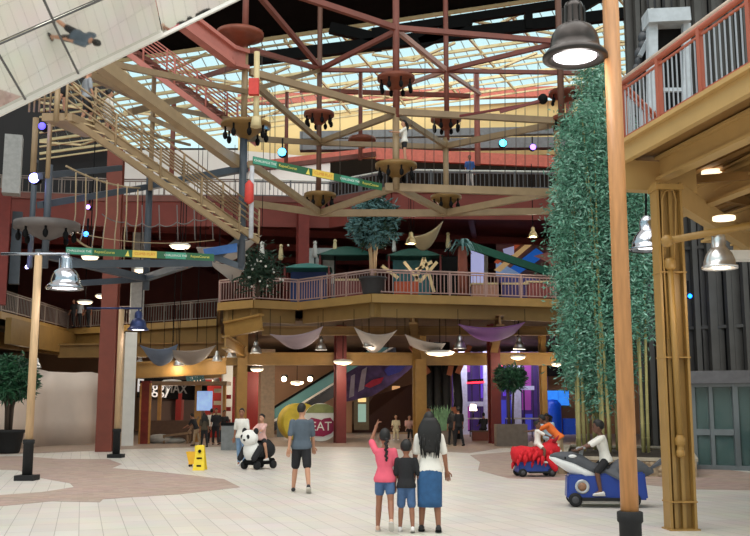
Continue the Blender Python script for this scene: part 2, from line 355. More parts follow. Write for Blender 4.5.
# mirrored soffit panels, upper left (they show the hall floor and the people on it)
MIR = mat('mirror_panel', (226, 226, 222), .03, 1., .02, 1)
def reflect_plane(pp, T):
    P = at(*pp); r = (V(T) - P).normalized(); m = r - (P - EYE).normalized(); return P, m.normalized()
def on_plane(px, py, P, m):
    d = ray(px, py); return EYE + d * ((P - EYE).dot(m) / d.dot(m))
MAN = V((-1.47, 18.3, 0)); WOM = V((.62, 12.8, 0))
mats_m = []
def mirror_panel(name, pp, T, poly):
    P, m = reflect_plane(pp, T); q = [on_plane(a, b, P, m) for a, b in poly]
    struct(name, MB().slab(q, -m * .06), MIR); return P, m
Pa, ma = mirror_panel('ceiling_mirror_lower', (51, 23, 14.0), MAN + V((.1, .75, 0)), [(0, 112), (162, 33), (150, -26), (118, -8), (0, 43), (-80, 77), (-80, 150)])
S0, S1 = on_plane(0, 42, Pa, ma), on_plane(118, -8.5, Pa, ma)
mu_ = Matrix.Rotation(math.radians(-4), 3, (S1 - S0).normalized()) @ ma
struct('ceiling_mirror_upper', MB().slab([on_plane(a, b, S0, mu_) for a, b in ((0, 41.5), (118, -9), (150, -27), (140, -70), (-80, 10), (-80, 75.5))], -mu_ * .06), MIR)
mirror_panel('ceiling_mirror_right', (174, 19, 14.2), WOM, [(163, 33), (236, -3), (300, -36), (230, -90), (145, -68), (151, -26)])
mb = MB(); L = lambda a, b: on_plane(a, b, Pa, ma) + ma * .02
mb.bar(L(-60, 141), L(163, 33), .06, .1).bar(L(163, 33), L(290, -29), .06, .1); struct('trim_mirror_edge', mb, WHITE)
mb = MB()
for a, b in (((-60, 69), (118, -8.5)), ((53, 22), (78, 73)), ((-6, 46), (25, 99)), ((44, 0), (54, 22))): mb.bar(L(*a), L(*b), .03, .02)
struct('trim_mirror_seams', mb, mat('dark_grey_seam', (96, 96, 96), .5))
# ================================================================ RAILINGS AND THE RIGHT-HAND BALCONY
CUBE = MB().box((0, 0, .5), (1, 1, 1)).build('post', RED, None, True)
unit_red = CUBE.data; bpy.data.objects.remove(CUBE)
def unit(m):
    me = unit_red.copy(); me.materials.clear(); me.materials.append(m); return me
def railing(name, pts, h, label, mrail, mpost, mbal, post_gap, bal_gap, pw=.06, bw=.022, group=None, single=False, toprail=None, posts=True):
    c = sum(pts, V((0, 0, 0))) / len(pts); root = empty(name, c, label, 'railing', group)
    a = MB(); b = MB()
    for i in range(len(pts) - 1):
        a.tube(pts[i] + V((0, 0, h)), pts[i + 1] + V((0, 0, h)), pw * .55, None, 8)
        b.bar(pts[i] + V((0, 0, .12)), pts[i + 1] + V((0, 0, .12)), bw * 1.6, bw * 1.6)
        b.bar(pts[i] + V((0, 0, h - .1)), pts[i + 1] + V((0, 0, h - .1)), bw * 1.8, bw * 1.8)
    a.build('handrail', mrail, root); b.build('rail_bar', mpost, root)
    up, ub = unit(mpost), unit(mbal); nb = 0; rest = MB()
    for i in range(len(pts) - 1):
        d = pts[i + 1] - pts[i]; n = max(1, round(d.length / post_gap)); rz = math.atan2(d.y, d.x)
        for k in range(n + (i == len(pts) - 2)):
            if posts: instance(up, 'post', pts[i] + d * (k / n) - c, root, rz, (pw, pw, h))
        n = max(1, round(d.length / bal_gap))
        for k in range(n):
            p = pts[i] + d * ((k + .5) / n)
            if single or nb >= 96: rest.box(p + V((0, 0, .12 + (h - .22) / 2)), (bw, bw, h - .22), rz)
            else: instance(ub, 'baluster', p - c + V((0, 0, .12)), root, rz, (bw, bw, h - .22)); nb += 1
    if rest.v: tag(rest.build('balusters', mbal, root), kind='stuff')
    return root
RAILP = mat('pinkish_grey_rail', (190, 160, 152), .4, .2, .08, 4)
BALP = mat('pinkish_baluster', (182, 150, 144), .4, .2, .08, 4)
up = V((0, .1, 0))
railing('balcony_railing', [p + up for p in d2[4:10]], 1.05, 'long pinkish grey railing around the middle second floor balcony', RAILP, BALP, BALP, 1.6, .165, .07, .028)
railing('balcony_railing', [p + up for p in d2[2:4]], 1.1, 'dim grey railing of the recessed second floor gallery beside the red column', mat('dim_grey_rail', (140, 124, 116), .5), MATS['dim_grey_rail'], MATS['dim_grey_rail'], 2.2, .2, .07, .03)
railing('balcony_railing', [p + up for p in d2[0:3]], 1.1, 'dim railing sloping away along the left second floor gallery', MATS['dim_grey_rail'], MATS['dim_grey_rail'], MATS['dim_grey_rail'], 2.2, .22, .07, .03)
railing('balcony_railing', [p + up for p in d3[3:8]], .95, 'white topped railing along the third floor above the middle balcony', WHITE, mat('grey_post_paint', (104, 104, 108), .5), MATS['grey_post_paint'], 2.4, .22, .09, .035)
railing('balcony_railing', [p + up for p in d3[0:4]], .95, 'dark third floor railing behind the tan staircase', MATS['dim_grey_rail'], MATS['dim_grey_rail'], MATS['dim_grey_rail'], 2.4, .3, .07, .03, single=True)

# right-hand balcony on its ochre column
ZR = 5.55
K0 = pz(622, 145, ZR); K1 = pz(750, 70, ZR); dk = (K1 - K0).normalized(); K2 = K0 + dk * 6.5
J0 = pz(640, 139, ZR) + V((.2, .5, 0)); 
c0 = at(665, 188, 13.0); c1 = at(750, 243, 18.4); dj = V((c1.x - c0.x, c1.y - c0.y, 0)).normalized(); K3 = V((K0.x, K0.y, ZR)) + dj * 12
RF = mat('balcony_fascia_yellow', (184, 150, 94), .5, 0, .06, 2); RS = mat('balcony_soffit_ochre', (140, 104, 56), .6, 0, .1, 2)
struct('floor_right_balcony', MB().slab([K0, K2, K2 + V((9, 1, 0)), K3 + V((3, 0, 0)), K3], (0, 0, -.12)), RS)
inn = V((-dk.y, dk.x, 0)); inn = inn if inn.x > 0 else -inn
mb = MB(); mb.bar(K0 + V((0, 0, -.14)), K2 + V((0, 0, -.14)), .1, .3).bar(K0 + V((0, 0, -.14)), K3 + V((0, 0, -.14)), .1, .3)
mb.bar(K0 - inn * .06 + V((0, 0, -.02)), K2 - inn * .06 + V((0, 0, -.02)), .14, .06)
struct('trim_right_balcony_edge', mb, RF)
mb = MB()
mb.ibeam(K0 + inn * .62 + V((0, 0, -.34)), K2 + inn * .62 + V((0, 0, -.34)), .2, .36)
for q in (1.25, 1.9): mb.ibeam(K0 + inn * q + dj * q * .75 + V((0, 0, -.36)), K2 + inn * q + V((0, 0, -.36)), .16, .3, .03)
for q in (2.6, 5.2, 8): mb.ibeam(K0 + dj * q * 1.02 + V((0, 0, -.5)), K0 + dj * q * 1.02 + dk * 6 + V((0, 0, -.5)), .2, .4)
mb.bar(K0 - dk * .1 + V((0, 0, -.45)), K0 - dk * .1 + inn * 1.2 + V((0, 0, -.45)), .2, .45)
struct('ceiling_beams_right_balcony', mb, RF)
mb = MB()
pl = K0 + inn * .3
for i in range(36): q = K0 + dj * (1 + i * .3) + inn * .3; mb.bar(q + V((0, 0, -.15)), q + dk * 6 + V((0, 0, -.15)), .14, .05)
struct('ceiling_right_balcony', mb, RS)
struct('trim_right_balcony_brace', MB().bar(c0 + (c1 - c0) * .07 + V((.06, .05, -.02)), c0 + (c1 - c0) * 1.6, .16, .34), RF)
struct('trim_right_balcony_cross_beams', MB().bar(at(690, 180, 14.5), at(800, 172, 13), .1, .12).bar(at(690, 178, 15.5), at(780, 196, 17.5), .1, .6), RS)
rd = [K0 + inn * .05, K0.lerp(K2, .5) + inn * .05, K2 + inn * .05]
HRAIL = mat('rust_red_rail', (168, 88, 66), .45, 0, .1, 4)
r = railing('balcony_railing', rd, .96, 'rust red railing with silver balusters on the right balcony', HRAIL, HRAIL, mat('silver_baluster', (176, 176, 182), .35, .6, .06, 5), 1.0, .118, .075, .016)
MB().tube(rd[0] + V((0, 0, 1.02)), rd[-1] + V((0, 0, 1.02)), .035, None, 10).build('grab_rail', mat('pale_timber_rail', (212, 192, 176), .4), r)
tag(r.children[-1], 'pale grab rail on top')
r2 = railing('balcony_railing', [K0 + inn * .05, K0 + dj * 6], .96, 'rust red railing on the far side of the right balcony', HRAIL, HRAIL, MATS['silver_baluster'], 1.2, .16, .07, .02)
# ochre lattice column in front
base = gnd(681, 529.5); base.z = 0
R = Matrix.Rotation(math.radians(4), 3, 'Z'); mb = MB(); H = 4.86
for sx in (-1, 1): mb.box(base + R @ V((sx * .17, 0, H / 2)), (.035, .26, H), math.radians(4))
mb.box(base + V((0, 0, H / 2)), (.3, .03, H), math.radians(4))
for sx in (-.085, .03): mb.box(base + R @ V((sx, -.05, H / 2)), (.05, .06, H), math.radians(4))
mb.box(base + V((0, 0, H - .08)), (.4, .34, .08), math.radians(4)); mb.box(base + V((0, 0, .01)), (.42, .34, .02), math.radians(4))
colr = struct('column_ochre_right', mb, mat('mustard_column_paint', (156, 120, 62), .45, 0, .1, 2))
mb = MB()
for z in (.38, 2.35, 3.55): mb.box(base + V((0, 0, z)), (.39, .3, .018), math.radians(4))
struct('trim_ochre_column_bands', mb, OCHRE)
dp = empty('drain_pipe', base + V((-.02, -.2, 1.2)), 'yellow pipe running down the front of the right ochre column', 'pipe')
x0 = base + V((-.0, -.14, 0))
MB().tube(x0 + V((0, 0, 1.25)), x0 + V((-.03, 0, 3.62)), .045).build('pipe', MATS['mustard_column_paint'], dp)
MB().lathe(x0 + V((0, 0, .98)), [(.03, 0), (.06, .02), (.06, .09), (.045, .1), (.045, .16), (.07, .17), (.07, .26), (.05, .28), (.05, .3)], 14).build('pipe_fitting', OCHRE, dp)
MB().lathe(x0 + V((-.03, 0, 3.58)), [(.05, 0), (.08, .03), (.08, .13), (.05, .17)], 14).build('elbow', MATS['mustard_column_paint'], dp)
mb = MB(); a = x0 + V((-.1, 0, 2.6)); 
mb.path([a, a + V((-.02, 0, 1.2)), a + V((0, 0, 2.0)), a + V((.05, 0, 2.12)), a + V((.16, 0, 2.14)), a + V((.2, 0, 2.0)), a + V((.17, 0, 1.5)), a + V((.13, 0, 1.1))], .012, 6)
tag(mb.build('conduit', OCHRE), 'thin looping conduit at the top of the right ochre column', 'conduit')
# dark ribbed lift tower behind
LT = mat('charcoal_steel', (80, 78, 76), .45, .3, .12, 2); LTD = mat('dark_lift_panel', (30, 32, 36), .4, .2, .15, 2)
mb = MB(); mbd = MB()
T0 = at(640, 300, 31.5); T1 = at(860, 300, 28); dt = (T1 - T0); dt.z = 0
ribs = 27
for i in range(ribs):
    p = T0 + dt * (i / (ribs - 1)); z0 = 0
    wdt = .17 if i % 3 else .27
    mb.box((p.x, p.y - .14 * (i % 2), (z0 + 17.5) / 2), (wdt, .2, 17.5 - z0), .1)
mbd.slab([T0 + V((0, .3, -T0.z)), T1 + V((0, .3, -T1.z)), T1 + V((0, .3, 17 - T1.z)), T0 + V((0, .3, 17 - T0.z))], (0, .3, 0))
for z in (4.2, 6.8, 9.2, 11.6): mb.bar(T0 + V((0, -.1, z - T0.z)), T1 + V((0, -.1, z - T1.z)), .1, .1)
struct('wall_lift_ribs', mb, LT); struct('wall_lift_back', mbd, LTD)
# glazed lift lobby
b0 = gnd(690, 469); b1 = gnd(800, 472); b0.z = b1.z = 0
lob = empty('glass_lift_lobby', (b0 + b1) / 2, 'grey framed glass lift lobby behind the right ochre column', 'lift')
dl = (b1 - b0).normalized(); hz = 2.28
fr = MB()
for t in (0, .16, .62, 1.25, 1.95, 2.9): p = b0 + dl * t; fr.box(p + V((0, 0, hz / 2)), (.1 if t not in (0, 1.25) else .14, .12, hz))
fr.bar(b0 + V((0, 0, .06)), b1 + V((0, 0, .06)), .14, .12).bar(b0 + V((0, 0, hz)), b1 + V((0, 0, hz)), .14, .12)
fr.bar(b0 + dl * .16 + V((0, 0, 1.0)), b0 + dl * 1.25 + V((0, 0, 1.0)), .08, .16)
fr.build('frame', mat('mid_grey_frame', (116, 124, 128), .4, .3, .06, 4), lob)
MB().slab([b0 + V((0, .05, 0)), b1 + V((0, .05, 0)), b1 + V((0, .05, hz)), b0 + V((0, .05, hz))], (0, .02, 0)).build('glazing', glass_mat('green_glass', (110, 140, 138), .45), lob)
MB().bar(b0 + V((-.25, .3, hz + .2)), b1 + V((.3, .3, hz + .2)), 1.1, .34).build('canopy', mat('canopy_grey', (96, 96, 100), .5), lob)
MB().bar(b0 + V((0, 1.4, hz / 2)), b1 + V((0, 1.4, hz / 2)), .1, hz).build('back_panel', LTD, lob)
MB().box(b0 + dl * 2.05 + V((0, -.35, .62)), (.9, .06, 1.24)).build('side_screen', mat('pale_grey_screen', (168, 174, 184), .3), lob)
# lift machine frame on top
mf = empty('lift_car', at(671, 90, 19.5), 'pale grey lift car frame rising behind the right balcony railing', 'lift car')
mb = MB(); F = lambda a, b, y=19.5: at(a, b, y)
mb.bar(F(652, 24), F(652, 112), .2, .2).bar(F(686, 24), F(686, 112), .16, .16).bar(F(645, 20), F(687, 18), .5, .3).bar(F(652, 90), F(686, 90), .08, .08).bar(F(640, 56, 20.2), F(654, 28, 20.2), .1, .1)
mb.build('frame', mat('pale_blue_grey', (168, 178, 186), .5), mf)
MB().slab([F(654, 28, 19.7), F(684, 28, 19.7), F(684, 112, 19.7), F(654, 112, 19.7)], (0, .9, 0)).build('cabin', BLACK, mf)
mb = MB()
for x in (652, 660, 669, 678): mb.tube(F(x, 18), F(x, 9), .05)
mb.build('cable_anchor', WHITE, mf)
mb = MB()
for i in range(9): mb.ell(at(646 - i * 1.6 + random.uniform(-2, 2), 30 + i * 8, 20.4), (.12, .12, .16), 8, 5)
for x in (648, 655, 664, 672): mb.tube(at(x, 8, 20.6), at(x - 2, -60, 20.8), .03)
mb.build('cable_chain', mat('dark_chain', (52, 56, 62), .5), mf)
# ================================================================ THE ROPES COURSE (one bolted steel frame)
Y1, Y2p, Y3, Y4, Y5 = 28.7, 36.0, 32.0, 36.0, 33.0
rc = empty('ropes_course', at(396, 200, 32), 'tall indoor ropes course frame of tan, red and grey steel hung across the hall', 'ropes course')
def pole(px0, py0, px1, py1, Y, d, m, part='pole'):
    a = at(px0, py0, Y); b = at(px1, py1, Y); a.x = (a.x + b.x) / 2 if abs(a.x - b.x) < 1 else a.x; b.x = a.x
    return MB().tube(a, b, d / 2, None, 12).build(part, m, rc)
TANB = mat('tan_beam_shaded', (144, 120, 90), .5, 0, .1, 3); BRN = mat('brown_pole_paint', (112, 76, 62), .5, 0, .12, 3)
pole(246, -60, 246, 48, Y1, .2, RED); pole(245, 48, 244, 135, Y1, .2, TAN); pole(243, 130, 242, 268, Y1, .24, GREY)
pole(319, -40, 320, 212, Y2p, .2, BRN); pole(396, -60, 396, 118, Y3, .24, RED); pole(396, 115, 396, 190, Y3, .24, TAN)
pole(446, -40, 446, 140, Y4, .2, RED); pole(446, 138, 446, 215, Y4, .22, TAN); pole(560, -60, 558, 125, Y5, .24, BRN); pole(558, 125, 558, 196, Y5, .24, TAN)
pole(477, 70, 477, 165, 44, .28, PINK); pole(570, 90, 570, 190, 40, .3, PINK); pole(360, 70, 361, 160, 44, .2, RED); pole(286, 92, 287, 165, 44, .18, RED)
pole(47, 165, 47, 268, 26.7, .2, GREY); pole(150, 165, 146, 290, 32.8, .24, GREY); pole(57, 85, 57, 122, 23.3, .14, TAN); pole(36, 118, 33, 172, 25, .16, TAN); pole(49, 118, 49, 178, 24, .12, TAN)
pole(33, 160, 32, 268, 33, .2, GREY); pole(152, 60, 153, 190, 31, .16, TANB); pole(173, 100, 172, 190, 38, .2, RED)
def beams(rows, m, part='beam'):
    for r in rows:
        a, b, wd, ht = r; wd *= .85; ht *= .74; MB().bar(at(*a), at(*b), wd, ht).build(part, m, rc)
beams([((290, -7, 29), (396, 28, Y3), .2, .26), ((396, 28, Y3), (560, 42, Y5), .2, .24), ((396, 31, Y3), (319, 70, Y2p), .18, .22), ((256, -8, 31), (320, 68, Y2p), .2, .24),
       ((319, 70, Y2p), (446, 71, Y4), .16, .2), ((446, 71, Y4), (590, 73, Y4), .16, .2), ((446, 70, Y4), (558, 43, Y5), .16, .22), ((252, 50, Y1), (319, 69, Y2p), .18, .22),
       ((238, 66, Y1), (180, 84, 40), .16, .2), ((376, 154, 45), (250, 170, 45), .2, .3), ((300, 90, 48), (470, 96, 48), .2, .3)], RED)
beams([((396, 30, Y3), (446, 70, Y4), .18, .24), ((446, 71, Y4), (480, 94, 44), .16, .2), ((396, 88, 40), (446, 71, Y4), .16, .2)], mat('pale_pink_beam', (196, 150, 136), .5, 0, .08, 3))
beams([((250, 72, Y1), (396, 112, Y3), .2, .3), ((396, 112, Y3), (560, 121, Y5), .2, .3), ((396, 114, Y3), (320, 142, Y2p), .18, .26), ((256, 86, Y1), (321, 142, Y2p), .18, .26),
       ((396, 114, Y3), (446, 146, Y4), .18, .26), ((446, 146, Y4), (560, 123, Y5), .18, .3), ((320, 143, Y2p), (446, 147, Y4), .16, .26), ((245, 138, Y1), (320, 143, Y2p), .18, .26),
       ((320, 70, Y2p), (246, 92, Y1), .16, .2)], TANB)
beams([((250, 164, Y1), (320, 213, Y2p), .2, .3), ((320, 213, Y2p), (396, 187, Y3), .2, .3), ((396, 187, Y3), (446, 213, Y4), .2, .3), ((446, 213, Y4), (558, 191, Y5), .2, .34),
       ((250, 203, 38), (320, 213, Y2p), .2, .36), ((320, 213, Y2p), (446, 213, Y4), .18, .36), ((446, 213, Y4), (558, 211, 36), .18, .34), ((385, 187, Y3), (560, 193, Y5), .2, .36)], TAN)
# near upper left
BR1, BR2 = at(92, 58, 20.2), at(236, 163, Y1)
MB().bar(BR1, BR2, .26, .3).build('beam', TAN, rc)
pk0, pk1 = at(150, -6, 25.0), at(232, 56, 28.0)
for dz in (.26, -.26): MB().bar(pk0 + V((0, 0, dz)), pk1 + V((0, 0, dz)), .3, .12).bar(pk1 + V((0, 0, dz)), at(246, 60, Y1) + V((0, 0, dz)), .3, .12).build('beam', PINK, rc)
MB().bar(pk0, pk1, .08, .5).bar(pk1, at(246, 60, Y1), .08, .5).build('beam', PINK, rc)
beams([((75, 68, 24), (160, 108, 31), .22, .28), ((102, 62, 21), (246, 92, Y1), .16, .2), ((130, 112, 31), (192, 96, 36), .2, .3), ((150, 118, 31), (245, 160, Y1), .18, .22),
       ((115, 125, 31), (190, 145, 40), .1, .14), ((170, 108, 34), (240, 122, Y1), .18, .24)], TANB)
beams([((40, 205, 26.7), (152, 186, 32.8), .24, .26), ((152, 186, 32.8), (246, 168, Y1), .24, .3), ((40, 176, 26.7), (120, 168, 32), .2, .26), ((38, 253, 26.7), (146, 279, 32.8), .24, .3), ((146, 278, 32.8), (212, 256, Y1), .24, .3),
       ((66, 264, 26.7), (212, 263, Y1), .08, .3), ((212, 260, Y1), (246, 236, Y1), .2, .26), ((52, 285, 30), (145, 279, 32.8), .22, .26), ((212, 256, Y1), (244, 268, Y1), .2, .24)], GREY)
# platforms
TRO = {}
def platform(px, py, Y, r, m, th=.14, dark=BLACK, tro=True, cone=.5):
    c = at(px, py, Y)
    p = MB().lathe(c, [(.12, -cone), (r * .72, -th - .06), (r, -th), (r, 0), (.1, .02)], 24).build('platform', m, rc)
    if tro:
        for k in range(8):
            q = c + V((math.cos(k * PI / 4 + .3) * r * .82, math.sin(k * PI / 4 + .3) * r * .82, -.22))
            if 'tr' not in TRO:
                t_ = MB().tube(V((0, 0, .2)), V((0, 0, -.1)), .035, None, 6).ell(V((0, 0, -.2)), (.08, .08, .13), 7, 5).build('trolley', dark, p, True); TRO['tr'] = t_
            else: t_ = TRO['tr'].copy(); COL.objects.link(t_); t_.parent = p
            t_.location = q - rc.location
    return c
GOLD = mat('bronze_platform', (136, 104, 56), .4, .2, .15, 3); RUSTP = mat('rust_platform', (128, 66, 46), .4, .1, .2, 3)
platform(240, 33, Y1, .75, RUSTP, tro=False); platform(246, 124, Y1, .78, GOLD, .1); platform(396, 77, Y3, .66, RUSTP, .12); PLT = platform(396, 164, Y3, .72, GOLD)
platform(319, 113, Y2p, .6, RUSTP, .12); platform(446, 118, Y4, .6, RUSTP, .12); platform(362, 138, 44, .66, RUSTP, .16, tro=False); platform(320, 194, Y2p, .62, GOLD, .12)
platform(47, 223, 26.7, .92, mat('grey_platform', (104, 98, 96), .45, .1, .15, 3), .18); platform(446, 196, Y4, .6, GOLD, .12); platform(567, 92, 40, .8, RUSTP, .14); platform(566, 117, Y5, .5, RUSTP, .12)
# zip rails
beams([((500, 112, 30), (543, 100, 30), .1, .12), ((460, 116, 32), (542, 102, 30), .08, .1)], mat('maroon_rail', (116, 44, 40), .45), 'zip_rail')
MB().ell(at(543, 99, 30), (.16, .16, .18)).build('zip_rail_end', BLACK, rc)
# wires (guy cables and tethers), a loose lot of thin lines: one part
mb = MB()
for x, y0, y1, Y in ((262, 30, 150, 30), (275, 70, 170, 33), (340, 60, 190, 34), (372, 70, 180, 34), (385, 90, 186, 33), (412, 100, 186, 33), (425, 60, 186, 34), (434, 110, 186, 34), (460, 100, 190, 34),
    (470, 80, 188, 34), (490, 90, 188, 34), (505, 60, 188, 34), (516, 90, 188, 34), (525, 88, 188, 34), (538, 60, 188, 33), (548, 100, 188, 33), (225, 60, 130, 30), (270, 90, 190, 31), (302, 60, 150, 34)):
    mb.tube(at(x, y0, Y), at(x, y1, Y), .014, None, 5)
tag(mb.build('cables', mat('thin_wire', (86, 78, 72), .5), rc), kind='stuff')
# net bridge on the left: hanging loops between two ropes
net = empty('rope_net_bridge', at(140, 240, 29), 'tan rope net bridge of hanging loops above the green left banner', 'rope bridge')
top = [at(66, 166, 27), at(100, 178, 28.3), at(145, 190, 30), at(182, 205, 30.5), at(228, 222, 29)]
mb = MB()
def sag(a, b, s, n=8): return [a.lerp(b, i / n) + V((0, 0, -s * 4 * (i / n) * (1 - i / n))) for i in range(n + 1)]
mb.path(sag(at(66, 166, 27), at(140, 188, 30), .15), .03, 6).path(sag(at(73, 236, 27), at(100, 250, 27.5), .1), .03, 6).path(sag(at(72, 232, 27), at(215, 240, 29), .2), .014, 5)
mb.build('main_rope', ROPE, net)
lp = MB()
for (x0, x1) in ((76, 71), (86, 80), (97, 92), (107, 102), (118, 114), (127, 124), (138, 133)):
    y0 = 168 + (x0 - 66) * .3; lp.path([at(x0, y0, 28), at(x0 - .5, 214, 28), at((x0 + x1) / 2 - 1, 235, 28), at(x1, min(262, 236 + (x0 - 76) * .6), 28)], .022, 5)
lp.build('hanging_loop', ROPE, net)
lp = MB()
ys = [222, 223, 224, 222, 219, 215]; xs = [126, 142, 159, 177, 194, 212]
for x in xs: lp.path([at(x, 205, 31), at(x + 1, 240, 31)], .02, 5)
for i in range(5): lp.path(sag(at(xs[i], ys[i], 31), at(xs[i + 1], ys[i + 1], 31), .12), .02, 5)
for x0, x1 in ((102, 126),): lp.path(sag(at(x0, 214, 30), at(x1, 222, 31), .1), .02, 5)
lp.build('side_net', mat('grey_rope', (118, 112, 108), .9), net)

# ---------------------------------------------------------------- stair flights
def stair(name, label, a0, a1, wvec, ns, m, mt, rails, h=1.0, tread_n=None):
    root = empty(name, (a0 + a1) / 2, label, 'staircase')
    d = a1 - a0
    for k, q in enumerate((V((0, 0, 0)), wvec)): MB().bar(a0 + q, a1 + q, .08, .18).build('stringer', m, root)
    for i in range(ns):
        p = a0 + d * ((i + .5) / ns) + V((0, 0, .12)); f = d.xy.normalized().to_3d() * .28
        MB().slab([p - f / 2, p + f / 2, p + f / 2 + wvec, p - f / 2 + wvec], (0, 0, .04)).build('tread', mt, root)
    for q in (V((0, 0, 0)), wvec):
        mb = MB()
        for j in range(rails): mb.tube(a0 + q + V((0, 0, .25 + (h - .25) * (j + 1) / rails)), a1 + q + V((0, 0, .25 + (h - .25) * (j + 1) / rails)), .026, None, 6)
        mb.build('handrail', m, root)
        for i in range(5):
            p = a0 + d * (i / 4) + q; MB().tube(p, p + V((0, 0, h)), .035, None, 6).build('rail_post', m, root)
    return root
sa0, sa1 = at(66, 116, 23.3), at(239, 237, 28.3)
stair('staircase', 'long tan staircase with tube railings descending beneath the mirrored soffit', sa0, sa1, V((.5, .75, 0)), 17, TAN, mat('pale_tread', (196, 172, 132), .5), 4)
mb = MB(); la = at(42, 113, 23.3); lb = at(72, 113, 23.3)
land = empty('stair_landing', la.lerp(lb, .5), 'tan landing platform at the head of the tan staircase', 'landing')
MB().slab([la, lb, lb + V((.6, 1.5, 0)), la + V((.6, 1.5, 0))], (0, 0, -.2)).build('deck', TANB, land)
mb = MB()
for q in (.35, .7, 1.0): mb.tube(at(29, 112, 24) + V((0, 0, q)), at(50, 112, 24.4) + V((0, 0, q)), .03)
for x in (29, 34, 39, 44, 50): mb.tube(at(x, 112, 24), at(x, 112, 24) + V((0, 0, 1)), .025)
mb.build('guard_rail', TAN, land)
sb0, sb1 = at(112, 42, 29.5), at(237, 134, 29.6)
stair('staircase', 'salmon red staircase high under the skylight beside the pink beam', sb0, sb1, V((.5, 1.2, 0)), 15, PINK, RED, 3)
# tethered post hanging beside the front pole
hp = empty('belay_post', at(256, 128, Y1 - 1), 'short cream post with a red pad on the bronze platform', 'post')
MB().tube(at(256, 128, Y1 - 1), at(257, 52, Y1 - 1), .09).build('post', CREAM, hp)
MB().box(at(254, 87, Y1 - 1.15), (.3, .2, .5)).build('pad', mat('bright_red_pad', (206, 66, 58), .6), hp)
MB().lathe(at(256, 127, Y1 - 1), [(.17, 0), (.13, .3), (.09, .32)], 12).build('base', CREAM, hp)
hp2 = empty('belay_post', at(251, 236, Y1 - 1), 'pale post with a red pad hanging beside the dark grey pole', 'post')
MB().tube(at(251, 238, Y1 - 1), at(252, 166, Y1 - 1), .07).build('post', mat('pale_grey_post', (190, 192, 198), .5), hp2)
MB().lathe(at(249, 204, Y1 - 1.15), [(.02, 0), (.14, .08), (.13, .6), (.03, .72)], 10).build('pad', MATS['bright_red_pad'], hp2)

# ---------------------------------------------------------------- banners
GRN = mat('green_banner_vinyl', (38, 96, 62), .5, 0, .1, 2); YEL = mat('yellow_banner_patch', (232, 196, 84), .5, 0, .05, 4); WTX = mat('white_lettering', (236, 238, 232), .5); YTX = mat('yellow_lettering', (228, 214, 96), .5); OTX = mat('orange_lettering', (214, 132, 44), .5); TEALB = mat('teal_banner_patch', (70, 150, 124), .5)
def banner(label, p0, p1, ht, off):
    root = empty('banner', (p0 + p1) / 2, label, 'banner'); d = p1 - p0; L = d.length; x = d.normalized(); u = V((0, 0, 1)); u = (u - x * u.dot(x)).normalized(); n = x.cross(u)
    MB().slab([p0 - u * ht / 2, p1 - u * ht / 2, p1 + u * ht / 2, p0 + u * ht / 2], -n * .02).build('cloth', GRN, root)
    A = lambda t, o=.012: p0 + d * t + n * o
    def patch(nm, t0, t1, m, h=.95): MB().slab([A(t0) - u * ht * h / 2, A(t1) - u * ht * h / 2, A(t1) + u * ht * h / 2, A(t0) + u * ht * h / 2], n * .004).build(nm, m, root)
    patch('patch', .435, .60, YEL); patch('patch', .0, .17, TEALB, .9); patch('patch', .66, .80, TEALB, .9)
    for t, b, m, s in ((.085, 'CHALLENGE THE', WTX, .5), (.25, 'RopesCourse', YTX, .95), (.52, 'CLIMB PLAY', OTX, .7), (.73, 'CHALLENGE THE', WTX, .5), (.90, 'RopesCourse', YTX, .95)):
        o = text(b, 'lettering', m, root, frame(A(t, .02), x, u), ht * s * 1.1, .002, L * .16)
    MB().slab([A(.385) - u * ht * .4, A(.415) - u * ht * .4, A(.405) + u * ht * .42], n * .006).build('pointer', YTX, root)
    return root
banner('green banner with a yellow patch strung below the rope net', at(66, 250.5, 26.4), at(214, 257.5, 27.9), .21, 0)
banner('green banner with a yellow patch sloping across the third floor railing', at(253, 160, 28), at(382, 187, 31), .24, 0)
bluep = at(222, 249, 28.5)
tag(MB().slab([at(203, 249, 28.6), at(237, 243, 28.4), at(237, 252, 28.4), at(205, 256, 28.6)], (0, .05, 0)).build('mat_panel', mat('blue_vinyl', (56, 104, 172), .5)), 'blue vinyl pad at the foot of the tan staircase', 'pad')
# stage lights
def stage_light(px, py, Y, c, label, r=.16, emit=30, grp=None):
    p = at(px, py, Y); root = empty('stage_light', p, label, 'spotlight', grp)
    MB().lathe(p + V((0, .3, 0)), [(r * .5, 0), (r * 1.1, .06), (r * 1.15, .28)], 14, axis=(0, -1, 0)).build('housing', BLACK, root)
    MB().ell(p + V((0, 0, 0)), (r, r * .5, r), 14, 8).build('lens', mat('lens_%d_%d' % (px, py), c, .4, emit=emit, n=.02), root)
    MB().bar(p + V((0, .15, .15)), p + V((0, .15, .5)), .05, .05).build('bracket', BLACK, root)
    l = bpy.data.lights.new('stage_light_beam', 'POINT'); l.energy = 6; l.color = s2l(c); l.shadow_soft_size = r; o = bpy.data.objects.new('stage_light_beam', l); COL.objects.link(o); o.location = p + V((0, -.35, 0))
stage_light(34, 178, 27, (150, 150, 255), 'glowing violet white spotlight by the left grey pole', .15, 9)
stage_light(282, 152, 30, (70, 190, 255), 'glowing cyan spotlight above the sloping banner', .13, 7)
stage_light(503, 143, 38, (70, 195, 255), 'glowing cyan spotlight under the yellow back wall', .15, 7)
stage_light(533, 147, 40, (140, 100, 255), 'glowing violet spotlight beside the bamboo top', .13, 5)
stage_light(86, 234, 28, (60, 140, 255), 'small blue spotlight behind the rope net', .08, 5); stage_light(88, 207, 29, (190, 140, 255), 'small purple spotlight behind the rope net', .07, 4); stage_light(42, 126, 24, (90, 80, 230), 'dim indigo spotlight under the stair landing', .1, 2)
